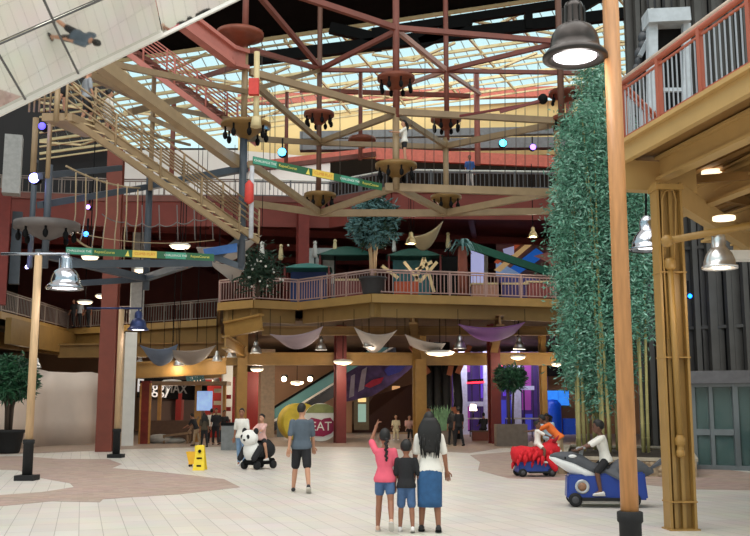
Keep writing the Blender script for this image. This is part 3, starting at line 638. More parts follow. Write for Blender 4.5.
stage_light(690, 296, 29.6, (20, 110, 255), 'small blue light on the dark lift tower', .07, 6); stage_light(27, 267, 33, (190, 180, 255), 'small white violet light near the left lamp pole', .07, 5)
# ================================================================ LAMPS
LAMPW = mat('lit_warm_bulb', (255, 226, 190), .5, n=.02, emit=9)
def dome(root, top, r, m, bulb):
    t = V(top); h = r * 1.95
    MB().lathe(t, [(r * .1, 0), (r * .26, -.02 * h), (r * .32, -.1 * h), (r * .34, -.36 * h), (r * .36, -.38 * h), (r * .56, -.44 * h), (r * .7, -.56 * h), (r * .76, -.7 * h), (r * .78, -.78 * h), (r * .86, -.82 * h), (r, -.9 * h), (r, -.95 * h), (r * .76, -.95 * h), (r * .7, -.88 * h), (r * .4, -.6 * h)], 32, cap=False).build('lamp_shade', m, root)
    mb = MB()
    for k in range(10): a = 2 * PI * k / 10; mb.bar(t + V((math.cos(a) * r * .35, math.sin(a) * r * .35, -.1 * h)), t + V((math.cos(a) * r * .35, math.sin(a) * r * .35, -.36 * h)), .012, .012)
    mb.build('neck_fins', m, root)
    MB().lathe(t + V((0, 0, -.92 * h)), [(r * .66, .02), (r * .66, 0), (r * .5, -.012), (.01, -.02)], 24).build('lens', bulb, root)
def bell(root, top, r, m, bulb=BULB, hgt=None):
    """bell shade hanging with its neck at top; r = rim radius"""
    h = hgt or r * 1.5; t = V(top)
    prof = [(r * .16, 0), (r * .2, -h * .02), (r * .36, -h * .1), (r * .4, -h * .2), (r * .4, -h * .42), (r * .5, -h * .46), (r * .72, -h * .6), (r * .86, -h * .78), (r * .88, -h * .9), (r, -h * .93), (r, -h), (r * .86, -h * .97), (r * .8, -h * .8), (r * .4, -h * .5)]
    sh = MB().lathe(t, prof, 24, cap=False).build('lamp_shade', m, root)
    b = MB().lathe(t + V((0, 0, -h * .9)), [(r * .12, h * .3), (r * .5, h * .12), (r * .72, h * .02), (r * .5, -h * .03), (r * .1, -h * .04)], 18).build('bulb', bulb, root)
    return sh
def pendant(px, py, Y, rpx, label, cord=14, m=None, grp='bell pendants under the second level', power=0, ctop=5.74):
    c = at(px, py, Y); r = rpx * Y / 950; root = empty('pendant_lamp', c, label, 'pendant lamp', grp)
    h = r * 2.1
    bell(root, c + V((0, 0, h / 2)), r, m or STEEL, LAMPW, h)
    MB().tube(c + V((0, 0, h / 2)), V((c.x, c.y, ctop)) if ctop else at(px, py - cord, Y), .02, None, 6).build('cord', BLACK, root)
    if power: plight(c + V((0, 0, -h * .75)), power)
    return root
def plight(p, e, col=(1, .84, .64), r=.15):
    l = bpy.data.lights.new('lamp_glow', 'POINT'); l.energy = e; l.color = col; l.shadow_soft_size = r; o = bpy.data.objects.new('lamp_glow', l); COL.objects.link(o); o.location = p
PD = [(256, 347, 44, 6, 'silver bell pendant lamp hanging just right of the west ochre column'), (321, 344, 43.5, 6, 'silver bell pendant lamp hanging between the two hammock-like purple sails'), (369, 341, 41.5, 6, 'silver bell pendant lamp hanging in front of the pale sail left of the middle column'),
    (460, 342, 41.5, 6.5, 'silver bell pendant lamp above the large lit disc right of the middle column'), (519, 343, 43, 6, 'silver bell pendant lamp nearest the bamboo under the balcony'), (232, 352, 43, 5, 'silver bell pendant lamp just left of the west ochre column'),
    (179, 360, 44, 5.5, 'bell pendant lamp below the crossing blue and grey sails'), (217, 356, 44, 5, 'bell pendant lamp under the right end of the grey sails'), (140, 361, 48.5, 5, 'bell pendant lamp just above the white column left of the store sign'),
    (188, 373, 54, 4.5, 'small bell pendant lamp over the right end of the store sign'), (164, 371, 55, 4, 'small tilted pendant lamp above the middle of the store sign'), (208, 375, 53, 4.5, 'small bell pendant lamp over the red store wall, left of a pair'), (216, 378, 53, 4.5, 'small bell pendant lamp over the red store wall beside the white column'), (202, 379, 54, 4, 'smallest bell pendant lamp in front of the red store wall'),
    (22, 359, 51.5, 5, 'bell pendant lamp above the potted tree on the left'), (37, 363, 38, 4.5, 'bell pendant lamp beside the near left wooden lamp pole')]
for i, (px, py, Y, r, lb) in enumerate(PD): pendant(px, py, Y, r, lb, power=30 if i % 2 == 0 else 18, ctop=12.1 if px < 240 and Y < 50 else 5.74)
pendant(533, 232, 40, 5, 'brass bell pendant lamp under the third floor left of the bamboo', 22, mat('warm_brass', (206, 180, 130), .3, .8), 'pendants under the third level', 60, 12.1)
pendant(411, 238, 41, 6, 'brass bell pendant lamp in front of the cream sail on the second floor', 24, MATS['warm_brass'], 'pendants under the third level', 60, 12.1)
def disc_light(px, py, Y, rpx, label, e=30):
    c = at(px, py, Y); r = rpx * Y / 950; root = empty('disc_light', c, label, 'ceiling light', 'flat round disc lights')
    MB().lathe(c, [(r * .1, .14), (r * .8, .1), (r, .03), (r, 0), (r * .92, .0)], 22).build('lamp_shade', WHITE, root)
    MB().lathe(c + V((0, 0, -.01)), [(r * .93, .01), (r * .8, -.07), (r * .3, -.11), (.02, -.12)], 22).build('diffuser', DISC, root)
    MB().tube(c + V((0, 0, .1)), V((c.x, c.y, 5.74 if c.z < 5.7 and not (px < 210 and Y < 50) else 12.1)), .02, None, 6).build('stem', BLACK, root)
    plight(c + V((0, 0, -.3)), e * (2.4 if px > 240 or py < 310 else 1.1), (1, .85, .68), r * .6)
for a in ((440, 353, 42, 15, 'largest lit disc lamp right of the middle ochre column', 60), (343, 362, 44.5, 10, 'lit disc lamp above the maroon column by the escalator', 60), (90, 257, 33, 9, 'lit disc lamp showing under the left end of the lower banner', 16), (180, 246, 40, 11, 'lit disc lamp above the lower banner', 40), (185, 260, 40, 9, 'lit disc lamp just below the right part of the lower banner', 30),
    (140, 270, 45, 6, 'lit disc lamp between the slate grey beams', 30), (85, 302, 52, 8, 'lit disc lamp in the left second floor gallery, lower of two', 45), (101, 296, 54, 6, 'lit disc lamp in the left second floor gallery, upper of two', 45), (172, 382, 48, 10, 'lit disc lamp in front of the store sign, left of two', 16), (196, 379, 48, 8, 'lit disc lamp over the end of the store sign, right of two', 16),
    (257, 369, 48.6, 7, 'lit disc lamp behind the west ochre column', 50), (297, 383, 58, 7, 'lit disc lamp below two spotlights on the beige back wall', 60), (388, 382, 58, 6, 'lit disc lamp near the brown back wall, left of the middle column', 50), (430, 380, 56, 6, 'lit disc lamp just right of the middle ochre column', 50), (518, 357, 45, 8, 'lit disc lamp in front of the purple storefront', 40), (557, 364, 46, 6, 'lit disc lamp behind the bamboo foliage', 30)): disc_light(*a)
# wooden lamp poles
def lamp_pole(x_px, y_px, Y, label, d, wood, zt, zb, arm, lamp, lm, lr, loff, lh=None):
    b = at(x_px, y_px, Y); b.z = 0; root = empty('lamp_pole', b, label, 'lamp post')
    MB().box(b + V((0, 0, .06)), (d * 2.4, d * 2.4, .12)).lathe(b + V((0, 0, .1)), [(d * .62, 0), (d * .62, zb - .2), (d * .72, zb - .18), (d * .72, zb - .1), (d * .6, zb - .09)], 16).build('base', RUBBER, root)
    MB().lathe(b, [(d * .5, zb - .1), (d * .48, zt)], 20).build('post', wood, root)
    p = b + V((0, 0, zt))
    a = MB().tube(p + V(arm[0]), p + V(arm[1]), .035); a.tube(p + V((0, 0, -.3)), p + V((0, 0, .08)), d * .3); a.build('arm', lm, root)
    q = p + V(lamp); MB().tube(q + V((0, 0, loff)), q, .03).build('stem', lm, root)
    dome(root, q, lr, lm, BULBW)
    plight(q + V((0, 0, -lr * 2.3)), 9, (1, .95, .92), lr * .5)
    return root
lamp_pole(27, 477, 22.4, 'pale wooden lamp post on black base at far left, chrome bell lamp beside its top', .185, WOODL, 5.25, .92, ((-.9, 0, .04), (.75, 0, .04)), (.68, -.05, .0), CHROME, .44, .05)
lamp_pole(116, 456, 32.5, 'slim wooden lamp post in front of the tall red column', .2, WOODL, 5.0, .95, ((-1.2, 0, .04), (.7, 0, .04)), (.6, -.05, -.05), mat('navy_metal', (54, 66, 110), .35, .5), .36, .05)
np_ = lamp_pole(632.5, 583, 9.0, 'tall honey coloured wooden lamp post in the right foreground with dark bell lamp', .165, WOOD, 5.85, .7, ((-.62, 0, -.06), (.12, 0, -.06)), (-.375, -.02, -.2), BRONZE, .318, .16)
# lamps at the right balcony
p = at(718, 240, 12.55); root = empty('wall_lamp', p, 'silver bell lamp on a yellow arm beside the right ochre column', 'lamp')
mb = MB(); q0 = at(667, 241, 12.6); q1 = at(758, 224, 12.4); mb.tube(q0, q1, .05); mb.ell(q0, .085).build('arm', MATS['mustard_column_paint'], root)
bell(root, at(718, 232, 12.55), .235, STEEL, LAMPW, .5); plight(at(718, 276, 12.55), 14)
p = at(645, 228, 17.5); root = empty('pendant_lamp', p, 'chrome bell lamp half hidden behind the right ochre column', 'pendant lamp')
bell(root, at(646, 216, 17.5), .33, CHROME, BULBW, .66); MB().tube(at(646, 216, 17.5), at(646, 165, 17.5), .02).build('cord', BLACK, root)
tag(MB().lathe(at(724, 220, 13.6), [(.16, 0), (.16, .05), (.05, .07)], 16).build('ceiling_lamp', DISC), 'small round white light above the arm of the bell lamp', 'light')
tag(MB().lathe(at(712, 174, 14.6), [(.16, 0), (.16, .05), (.05, .07)], 16).build('ceiling_lamp', DISC), 'small round white light under the right balcony', 'light')
tag(MB().bar(at(722, 256, 16), at(765, 256, 16), .3, .16).build('strip_light', WHITE), 'white strip light at the right edge above the lift lobby', 'light')

# ================================================================ FABRIC SAILS
def sail(label, c4, m, sag_=.25, grp='stretched fabric sails'):
    a, b, c, d = [at(q[0], q[1] + (4 if i > 1 else 0), q[2]) for i, q in enumerate(c4)]; N = 10; vs = []
    for j in range(N + 1):
        for i in range(N + 1):
            s_, t = i / N, j / N
            p = (a * (1 - s_) + b * s_) * (1 - t) + (d * (1 - s_) + c * s_) * t
            vs.append(p + V((0, 0, -sag_ * 4 * s_ * (1 - s_) * (.35 + .65 * t))) + (d - a) * .12 * (4 * s_ * (1 - s_)) * (1 - 2 * t))
    fs = [(j * (N + 1) + i, j * (N + 1) + i + 1, (j + 1) * (N + 1) + i + 1, (j + 1) * (N + 1) + i) for j in range(N) for i in range(N)]
    mb = MB().add(vs, fs, True); o = mb.build('shade_sail', m); md = o.modifiers.new('t', 'SOLIDIFY'); md.thickness = .012
    zt = 5.74 if max(a.z, b.z) < 5.7 else 12.1
    for q in (a, b, c, d): MB().tube(q, V((q.x, q.y, zt)), .012, None, 5).build('tie_cord', BLACK, o)
    return tag(o, label, 'fabric sail', grp)
SL = mat('lilac_grey_fabric', (170, 156, 172), .8, 0, .08, 1); SP = mat('purple_fabric', (128, 84, 156), .8, 0, .15, .6); SG = mat('pale_grey_fabric', (176, 170, 166), .8, 0, .08, 1); SBL = mat('blue_grey_fabric', (120, 140, 170), .8, 0, .2, .8); SC_ = mat('cream_fabric', (216, 202, 168), .8, 0, .06, 1)
sail('lilac sail sagging between the west and second pendant lamps', ((270, 334, 39.5), (323, 326, 39.5), (318, 334, 42.5), (280, 337, 42.5)), SL, .45)
sail('pale grey sail peaked behind the third silver pendant lamp', ((354, 327, 39.5), (397, 330, 39.5), (385, 340, 42.5), (362, 338, 42.5)), SG, .5)
sail('small grey sail right of the middle ochre column', ((405, 334, 40.5), (446, 343, 41), (440, 347, 43), (410, 341, 43)), SG, .2)
sail('purple and grey sail under the right half of the balcony', ((458, 324, 39.5), (525, 322, 39.5), (515, 329, 42.5), (470, 330, 42.5)), SP, .4)
sail('blue grey sail crossing another one above the store', ((140, 345, 40), (178, 344, 40), (172, 356, 43), (150, 355, 43)), SBL, .35)
sail('pale sail overlapping the blue grey one', ((164, 348, 40.5), (216, 345, 40.5), (206, 354, 43.5), (176, 355, 43.5)), SG, .35)
sail('cream crescent sail on the second floor behind the brass lamp', ((409, 236, 43), (443, 221, 43), (436, 234, 45), (414, 240, 45)), SC_, .5, 'second floor sails')
sail('grey sail hanging beside the dark grey pole over the blue pad', ((196, 247, 33), (262, 235, 33), (240, 252, 35), (200, 252, 35)), SG, .3, 'second floor sails')
sail('pale sail with a pointed tip above the gallery railing', ((205, 260, 36), (246, 262, 36), (240, 272, 38), (232, 278, 37)), SG, .1, 'second floor sails')

# ================================================================ PLANTS
def leaf_mesh(pts, size, m, name, parent, rnd, droop=.3, elong=2.4):
    mb = MB()
    for p in pts:
        d = V((rnd.gauss(0, 1), rnd.gauss(0, 1), rnd.gauss(-droop, .6))).normalized(); q = d.cross(V((rnd.gauss(0, 1), rnd.gauss(0, 1), rnd.gauss(0, 1)))).normalized()
        s_ = size * rnd.uniform(.7, 1.3); a = p; b = p + d * s_ * elong * .5 + q * s_ * .3; c = p + d * s_ * elong; e = p + d * s_ * elong * .5 - q * s_ * .3
        n = d.cross(q) * s_ * .14; mb.add([a, b + n, c, e + n], [(0, 1, 2), (0, 2, 3)])
    return mb.build(name, m, parent)
LEAF2 = mat('mid_green_leaf', (104, 158, 136), .55, 0, .35, 1.2); LEAF3 = mat('highlight_leaf', (148, 192, 174), .55, 0, .3, 1.2)  # the palest leaves carry the foliage highlights in their colour
def bamboo(px, py, H, label, sd, lean, w=.62, z0=1.7, n=4600):
    rnd = random.Random(sd); b = gnd(px, py); b.z = .4; root = empty('bamboo_plant', b, label, 'bamboo', 'tall bamboo in the stone planter')
    for k in range(3):
        o = V((rnd.uniform(-.22, .22), rnd.uniform(-.2, .2), 0)); l = V((lean + rnd.uniform(-.25, .25), rnd.uniform(-.2, .2), 0)); pts = []
        pts = [b + o + l * ((i / 10) ** 1.5) + V((0, 0, H * .97 * i / 10)) for i in range(11)]
        mb = MB().path(pts, [.05 - .035 * i / 10 for i in range(11)], 8)
        for i in range(1, 22):
            t = i / 22; j = int(t * 10); q = pts[j].lerp(pts[min(j + 1, 10)], t * 10 - j); mb.lathe(q, [(.054 - .03 * t, -.012), (.06 - .03 * t, 0), (.054 - .03 * t, .012)], 8)
        mb.build('cane', CANE, root)
    for nm, m, cnt, dr in (('foliage', LEAF, n, .5), ('foliage', LEAF2, n, .5), ('foliage', LEAF3, n // 2, .2)):
        pts = []
        for c in range(max(14, cnt // 26)):
            t = rnd.uniform(0, 1) ** .85; z = z0 + (H - z0) * t; r = w * (1 - .5 * max(0, t - .75) / .25) * (1.0 if t > .1 else .65)
            a = rnd.uniform(0, 2 * PI); rr = r * math.sqrt(rnd.uniform(.1, 1)); cc = b + V((lean * (z / H) ** 1.5 + rr * math.cos(a), rr * math.sin(a) * .9, z))
            for _ in range(26): pts.append(cc + V((rnd.gauss(0, .19), rnd.gauss(0, .19), rnd.gauss(0, .25))))
        leaf_mesh(pts, .075, m, nm, root, rnd, dr, 2.1)
    return root
for a in ((585, 465, 8.6, 'bamboo at the left end of the planter beside the lilac storefront', 1, -.1, .66, 2.0), (594, 463, 10.4, 'second bamboo from the left with bare canes at its foot', 2, -.3, .68, 1.25), (607, 466, 10.2, 'bamboo behind the child on the grey and blue ride', 3, -.2, .66, 1.3),
          (624, 464, 11.4, 'bamboo just behind the tall wooden lamp post', 4, -.1, .66, 1.7), (643, 467, 9.2, 'bamboo between the lamp post and the ochre column', 5, -.05, .5, 3.4), (592, 462, 9.4, 'bamboo at the back of the planter on its left', 6, -.25, .66, 2.0),
          (603, 462, 12.3, 'tallest bamboo at the back of the planter', 7, .1, .68, 2.2), (616, 463, 12.2, 'bamboo at the back of the planter hidden by the wooden post', 8, -.1, .66, 2.2)): bamboo(*a)
# stone planter
pb = [gnd(560, 474), gnd(692, 477.5), gnd(686, 461), gnd(566, 458)]
stp = empty('stone_planter', (pb[0] + pb[1]) / 2, 'low fieldstone planter wall at the foot of the bamboo', 'planter')
STONE = tile_mat('fieldstone', (176, 158, 132), (128, 112, 92), (106, 96, 84), .34, .2, .03, 0, .8, .5, .5)
mb = MB()
for i in range(4): a, b = pb[i], pb[(i + 1) % 4]; mb.bar(a + V((0, 0, .19)), b + V((0, 0, .19)), .24, .38)
rnd = random.Random(3)
for i in range(70): a = pb[0].lerp(pb[1], rnd.random()); mb.ell(a + V((0, -.12, rnd.uniform(.05, .34))), (rnd.uniform(.06, .15), .04, rnd.uniform(.04, .08)), 8, 5)
mb.build('wall', mat('fieldstone_rubble', (162, 142, 116), .85, 0, .3, 5, bump=.5), stp)
mb = MB()
for i in range(4): mb.bar(pb[i] + V((0, 0, .41)), pb[(i + 1) % 4] + V((0, 0, .41)), .32, .07)
mb.build('coping', mat('coping_stone', (170, 160, 142), .7), stp)
MB().slab([p + V((0, 0, .3)) for p in pb], (0, 0, .03)).build('soil', mat('dark_soil', (50, 40, 32), .9), stp)
def tree(name, label, b, pot, H, cr, cz, m, sd, n, stems=5, potc=None, leaf=.1, squash=1, cat='tree', tm=None):
    rnd = random.Random(sd); root = empty(name, b, label, cat)
    pw, ph = pot
    if potc:
        MB().lathe(b, [(pw * .72, 0), (pw * .8, .06), (pw, ph * .86), (pw * 1.12, ph * .88), (pw * 1.12, ph), (pw * .95, ph), (pw * .9, ph * .9)], 20).build('pot', potc, root)
    for k in range(stems):
        a = 2 * PI * k / stems; mb = MB(); o = V((math.cos(a), math.sin(a), 0))
        mb.path([b + V((0, 0, ph * .8)) + o * .08, b + o * .12 + V((0, 0, ph + (cz - ph) * .4)), b + o * cr * .3 + V((0, 0, cz - cr * .3 * squash)), b + o * cr * .6 + V((0, 0, cz))], [.06, .05, .04, .02], 7); mb.build('stem', tm or WOODL, root)
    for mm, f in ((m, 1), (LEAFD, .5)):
        pts = []
        for c in range(int(n * f) // 24):
            d = V((rnd.gauss(0, 1), rnd.gauss(0, 1), rnd.gauss(0, 1))).normalized() * cr * rnd.uniform(.35, 1) ** .6; d.z *= squash
            for _ in range(24): pts.append(b + V((0, 0, cz)) + d + V((rnd.gauss(0, .1), rnd.gauss(0, .1), rnd.gauss(0, .1))) * cr)
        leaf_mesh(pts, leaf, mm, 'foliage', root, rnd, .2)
    return root
b = at(373, 293.5, 40.2); b.z = Z2 + .01
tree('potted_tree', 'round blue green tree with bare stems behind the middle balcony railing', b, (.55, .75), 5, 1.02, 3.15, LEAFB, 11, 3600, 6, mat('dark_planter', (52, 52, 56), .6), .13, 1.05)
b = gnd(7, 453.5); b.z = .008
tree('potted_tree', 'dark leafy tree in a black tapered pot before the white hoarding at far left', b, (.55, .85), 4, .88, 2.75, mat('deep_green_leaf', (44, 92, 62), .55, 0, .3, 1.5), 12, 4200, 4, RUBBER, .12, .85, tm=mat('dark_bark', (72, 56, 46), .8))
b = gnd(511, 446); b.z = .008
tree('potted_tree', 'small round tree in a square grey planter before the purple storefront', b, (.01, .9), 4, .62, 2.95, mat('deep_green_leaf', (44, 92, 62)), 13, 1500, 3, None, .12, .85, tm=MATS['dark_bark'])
r = bpy.data.objects['potted_tree.002']; mb = MB().box(b + V((0, 0, .47)), (1.35, .9, .94)); mb.build('planter_box', mat('grey_brown_planter', (112, 100, 90), .7), r)
rnd = random.Random(5)
b = at(258, 299, 40.5); b.z = Z2 + .01
r = empty('dark_shrub', b, 'dark leafy shrub with white blossoms at the left end of the middle balcony', 'shrub')
MB().tube(b, b + V((0, 0, .8)), .1).build('stem', MATS['dark_bark'], r)
leaf_mesh([b + V((rnd.gauss(0, .42), rnd.gauss(0, .35), 1.15 + rnd.gauss(0, .42))) for _ in range(1500)], .12, LEAFD, 'foliage', r, rnd)
mb = MB()
for _ in range(26): mb.ell(b + V((rnd.gauss(0, .6), -.5 + rnd.gauss(0, .2), 1.2 + rnd.gauss(0, .4))), .05, 6, 4)
mb.build('blossom', WHITE, r)
b = at(463, 297, 42); b.z = Z2 + .01
r = empty('palm_tree', b, 'bushy topped palm on a red brown post at the balcony', 'palm')
MB().tube(b, b + V((0, 0, 2.4)), .26, .2).build('trunk', mat('red_brown_bark', (120, 62, 48), .7), r)
mb = MB()
for k in range(26):
    a = rnd.uniform(0, 2 * PI); l = rnd.uniform(.5, .95); o = V((math.cos(a), math.sin(a), 0)); t = b + V((0, 0, 2.4)); h = rnd.uniform(.1, .5)
    for i in range(5):
        u0, u1 = i / 5, (i + 1) / 5; f = lambda u: t + o * l * u + V((0, 0, h * 4 * u * (1 - u) * .8 - .3 * u * u)); wd = V((-o.y, o.x, 0)) * .12 * (1 - u0)
        mb.add([f(u0) - wd, f(u0) + wd, f(u1) + wd * .7, f(u1) - wd * .7], [(0, 1, 2, 3)])
mb.build('frond', LEAFB, r)
b = gnd(440, 444); b.z = .008
r = empty('grass_planter', b, 'spiky pale green grass plant below the black trunked tree sculpture', 'plant')
MB().box(b + V((0, 0, .3)), (1.2, .6, .6)).build('planter_box', mat('grey_brown_planter', (112, 100, 90)), r)
mb = MB()
for k in range(120):
    a = rnd.uniform(0, 2 * PI); o = V((math.cos(a), math.sin(a), 0)) * rnd.uniform(.15, .6); p = b + V((rnd.uniform(-.4, .4), 0, .6)); h = rnd.uniform(.7, 1.25); wd = V((-o.y, o.x, 0)).normalized() * .03
    mb.add([p - wd, p + wd, p + o * .5 + V((0, 0, h * .7)) + wd, p + o * .5 + V((0, 0, h * .7)) - wd, p + o + V((0, 0, h))], [(0, 1, 2, 3), (3, 2, 4)])
mb.build('grass_blades', mat('pale_grass', (130, 170, 130), .6), r)
# ================================================================ SECOND FLOOR BALCONY CONTENTS
def box_thing(name, c, sz, m, label, cat, rz=0, bevel=.01): return tag(MB().box(c, sz, rz).build(name, m, bevel=bevel), label, cat)
TEAL = mat('teal_canvas', (28, 104, 98), .7, 0, .12, 1); TEALD = mat('dark_teal_canvas', (24, 78, 66), .7, 0, .12, 1)
def awning(label, x0, x1, yt, yb, Y, m, panel=None):
    a, b = at(x0, yb, Y), at(x1, yb, Y); c = (a + b) / 2; root = empty('canopy', V((c.x, c.y, Z2 + .01)), label, 'canopy'); w_ = (b - a).length / 2; h = at(x0, yt, Y).z - a.z
    rings = []
    for i in range(9):
        t = -1 + i / 4; rings.append([V((c.x + w_ * t, c.y + dy, a.z + h * (1 - t * t) * f)) for dy, f in ((-.9, 0), (-.6, .7), (0, 1), (.6, .7), (.9, 0), (.9, -.1), (-.9, -.1))])
    MB().loft(rings, True, False).build('cloth', m, root)
    for sx in (-.9, .9):
        for sy in (-.8, .8): MB().tube(V((c.x + w_ * sx, c.y + sy, Z2)), V((c.x + w_ * sx, c.y + sy, a.z + .05)), .05).build('post', mat('maroon_steel', (104, 38, 34)), root)
    if panel: MB().box(V((c.x, c.y + .5, (a.z + Z2) / 2)), (w_ * 1.5, .08, a.z - Z2)).build('back_panel', panel, root)
BLUEP = mat('deep_blue_panel', (26, 58, 120), .5, 0, .1, 1)
awning('teal canopy with a blue back panel left of the round tree', 284, 332, 263, 270, 44, TEAL, BLUEP)
awning('long dark teal canopy right of the round tree', 386, 442, 248, 258, 46, TEALD, mat('teal_panel', (40, 110, 120), .5))
awning('dark teal canopy behind the round tree', 318, 376, 246, 257, 48, TEALD)
box_thing('barrier', at(406, 288.5, 41) , (1.05, .5, .55), mat('orange_board', (206, 96, 62), .6), 'orange board barrier behind the balcony railing', 'barrier')
fr = empty('climbing_frame', V((at(422, 292, 43).x, 43, Z2 + .01)), 'cream crossed timber climbing frame on the second floor', 'climbing frame')
for (a, b, c, d) in ((411, 293, 424, 258), (424, 258, 434, 292), (404, 262, 420, 282), (416, 270, 432, 262), (420, 282, 437, 262), (382, 266, 398, 278)): MB().bar(at(a, min(b, 294), 43), at(c, d, 43), .14, .14).build('strut', CREAM, fr)
box_thing('game_booth', V((at(345, 290, 46).x, 46, Z2 + .6)), (3.4, .9, 1.2), mat('grey_blue_counter', (116, 116, 128), .6), 'low grey counter behind the railing near the round tree', 'counter')
box_thing('display_cabinet', V((at(302, 245, 48.5).x + .9, 49.2, Z2 + 1.75)), (1.5, .7, 3.5), mat('white_cabinet', (206, 210, 208), .6), 'white tall cabinet beside the dark red upper column', 'cabinet')
box_thing('vending_cabinet', V((at(446, 270, 46).x, 46.4, Z2 + 1.3)), (1.4, .8, 2.6), BLACK, 'black tall cabinet left of the palm', 'cabinet')
rnd = random.Random(9)
WR = mat('grey_rock', (150, 146, 140), .85, 0, .25, 2)
for i, (px, py, sc, lb) in enumerate(((262, 248, .45, 'pale figure-like ornament above the dark shrub'), (281, 250, .4, 'white ornament left of the dark red upper column'), (315, 247, .42, 'pale ornament on top of the teal canopy, leftmost'), (335, 245, .4, 'pale ornament behind the tree, left side'), (394, 243, .35, 'pale ornament on top of the long teal canopy'), (448, 238, .4, 'white ornament just left of the palm fronds'))):
    c = at(px, py, 47.5); r = empty('ornament', c, lb, 'ornament'); mb = MB(); mb.cap(c + V((0, 0, -sc)), c + V((0, 0, sc * .2)), sc * .35, sc * .22); mb.ell(c + V((0, 0, sc * .5)), sc * .25); mb.build('body', CREAM if i % 2 else WHITE, r)
    MB().tube(V((c.x, c.y, Z2)), c + V((0, 0, -sc)), .04).build('stand', BLACK, r)
# bright mural and coloured glass at the back right of the second floor
mu = empty('wall_mural', V((at(528, 290, 56).x, 56, Z2 + .01)), 'colourful lit mural of blue, orange and cream bands left of the bamboo', 'mural')
M4 = lambda pts, y, th=.08: MB().slab([at(a, b, y) for a, b in pts], (0, th, 0))
LM = lambda nm, c, e=.35: mat(nm, c, .5, 0, .15, .8, emit=e)
M4([(496, 243), (562, 243), (562, 326), (496, 326)], 56.3).build('backing', mat('rosy_brown_panel', (156, 112, 100), .6, 0, .3, 1.2), mu)
M4([(500, 276), (516, 276), (546, 255), (536, 248)], 56.1).build('blue_band', LM('mural_blue', (36, 110, 214)), mu)
M4([(494, 270), (500, 272), (534, 243), (527, 243)], 56.0).build('cream_band', LM('mural_cream', (232, 190, 130)), mu)
M4([(494, 262), (498, 264), (520, 245), (516, 244)], 56.0).build('orange_band', LM('mural_orange', (196, 92, 58)), mu)
M4([(500, 298), (500, 277), (530, 277), (556, 285), (556, 298)], 56.0).build('violet_band', LM('mural_violet', (92, 92, 160), .2), mu)
M4([(534, 256), (548, 252), (558, 262), (556, 272), (548, 262)], 56.05).build('rose_band', LM('mural_rose', (180, 120, 110), .2), mu)
M4([(496, 262), (500, 262), (524, 276), (496, 276)], 56.05).build('pale_band', LM('mural_pale', (150, 180, 224), .3), mu)
M4([(503, 249), (514, 246), (514, 254), (505, 257)], 55.95).build('lilac_patch', LM('mural_lilac', (190, 190, 232), .4), mu)
gp = empty('lit_panel', V((at(480, 290, 55).x, 55, Z2 + .01)), 'pale lilac lit glass panel right of the palm', 'panel')
M4([(471, 250), (487, 250), (487, 325), (471, 325)], 55).build('pane', LM('panel_lilac', (176, 180, 226), .7), gp)
M4([(484, 250), (488, 250), (488, 298), (484, 298)], 54.9).build('edge_strip', WHITE, gp)
tag(MB().bar(at(468, 245, 44), at(556, 275, 46), .16, .36).build('slide_rail', mat('deep_green_paint', (26, 88, 70), .5)), 'dark green beam sloping down past the colourful mural', 'beam')
for i, (px, h, c, lb) in enumerate(((350, 1.1, (120, 60, 60), 'low maroon seat behind the railing right of the blue panel'), (486, .9, (176, 130, 110), 'tan low cart behind the railing in front of the lit panel'), (512, .9, (60, 50, 110), 'dark violet cart in front of the mural'), (540, 1.0, (140, 70, 70), 'reddish low counter nearest the bamboo on the second floor'))):
    p = at(px, 292, 43); p.z = Z2 + .01; r = empty('cart', p, lb, 'cart'); m = mat('cart_paint_%d' % i, c, .6)
    MB().box(p + V((0, 0, h * .5)), (1.3, .7, h * .7)).build('body', m, r); MB().box(p + V((0, 0, h * .9)), (1.4, .8, .08)).build('top', CREAM, r)
    mb = MB()
    for sx in (-.5, .5):
        for sy in (-.25, .25): mb.lathe(p + V((sx, sy - .04, .09)), [(.09, 0), (.09, .06)], 12, axis=(0, 1, 0))
    mb.build('wheels', RUBBER, r)

# ================================================================ GROUND FLOOR, FAR SIDE
# storefront on the left with its sign
struct('wall_store_dark', MB().slab([gnd(139, 441), at(204, 440, gnd(139, 441).y + 4), at(204, 376, gnd(139, 441).y + 4), at(139, 376, gnd(139, 441).y)], (0, .3, 0)), mat('taupe_shutter', (112, 92, 84), .6, 0, .1, .4))
wy = gnd(139, 441).y
sg = empty('store_sign', at(172, 388, wy), 'black sign band with white lettering over the left store', 'sign')
A = at(139, 387, wy - .2); B = at(206, 391, wy + 3.4); x = (B - A).normalized()
MB().bar(A, B, .2, 1.05).build('sign_band', BLACK, sg)
text('Foggy', 'lettering', LM('sign_white', (220, 216, 214), .5), sg, frame(at(156, 387, wy - .35) + V((-.1, 0, 0)), x, (0, 0, 1)), .95, .02)
text('MAX', 'lettering', mat('grey_lettering', (120, 116, 114), .5), sg, frame(at(176, 389, wy + .6), x, (0, 0, 1)), .7, .02)
REDW = mat('store_red', (156, 34, 28), .6, 0, .15, .7)
dp_ = empty('display_stand', gnd(144.5, 444), 'red and tan upright display at the store entrance', 'display')
b = gnd(144.5, 444); MB().box(b + V((0, 0, 1.45)), (.42, .3, 2.9)).build('board', mat('dark_red_board', (120, 38, 30), .6, 0, .3, 3), dp_); 
for sx in (-.22, .22): MB().box(b + V((sx, -.1, 1.4)), (.08, .12, 2.8)).build('post', mat('golden_timber', (178, 130, 70), .6), dp_)
struct('wall_store_red', MB().slab([gnd(204, 438), gnd(266, 436), at(266, 372, gnd(266, 436).y), at(204, 372, gnd(204, 438).y)], (0, .3, 0)), REDW)
struct('wall_store_red_side', MB().bar(at(178, 418, 50.5), at(182, 418, 52), .3, 2.6), REDW)
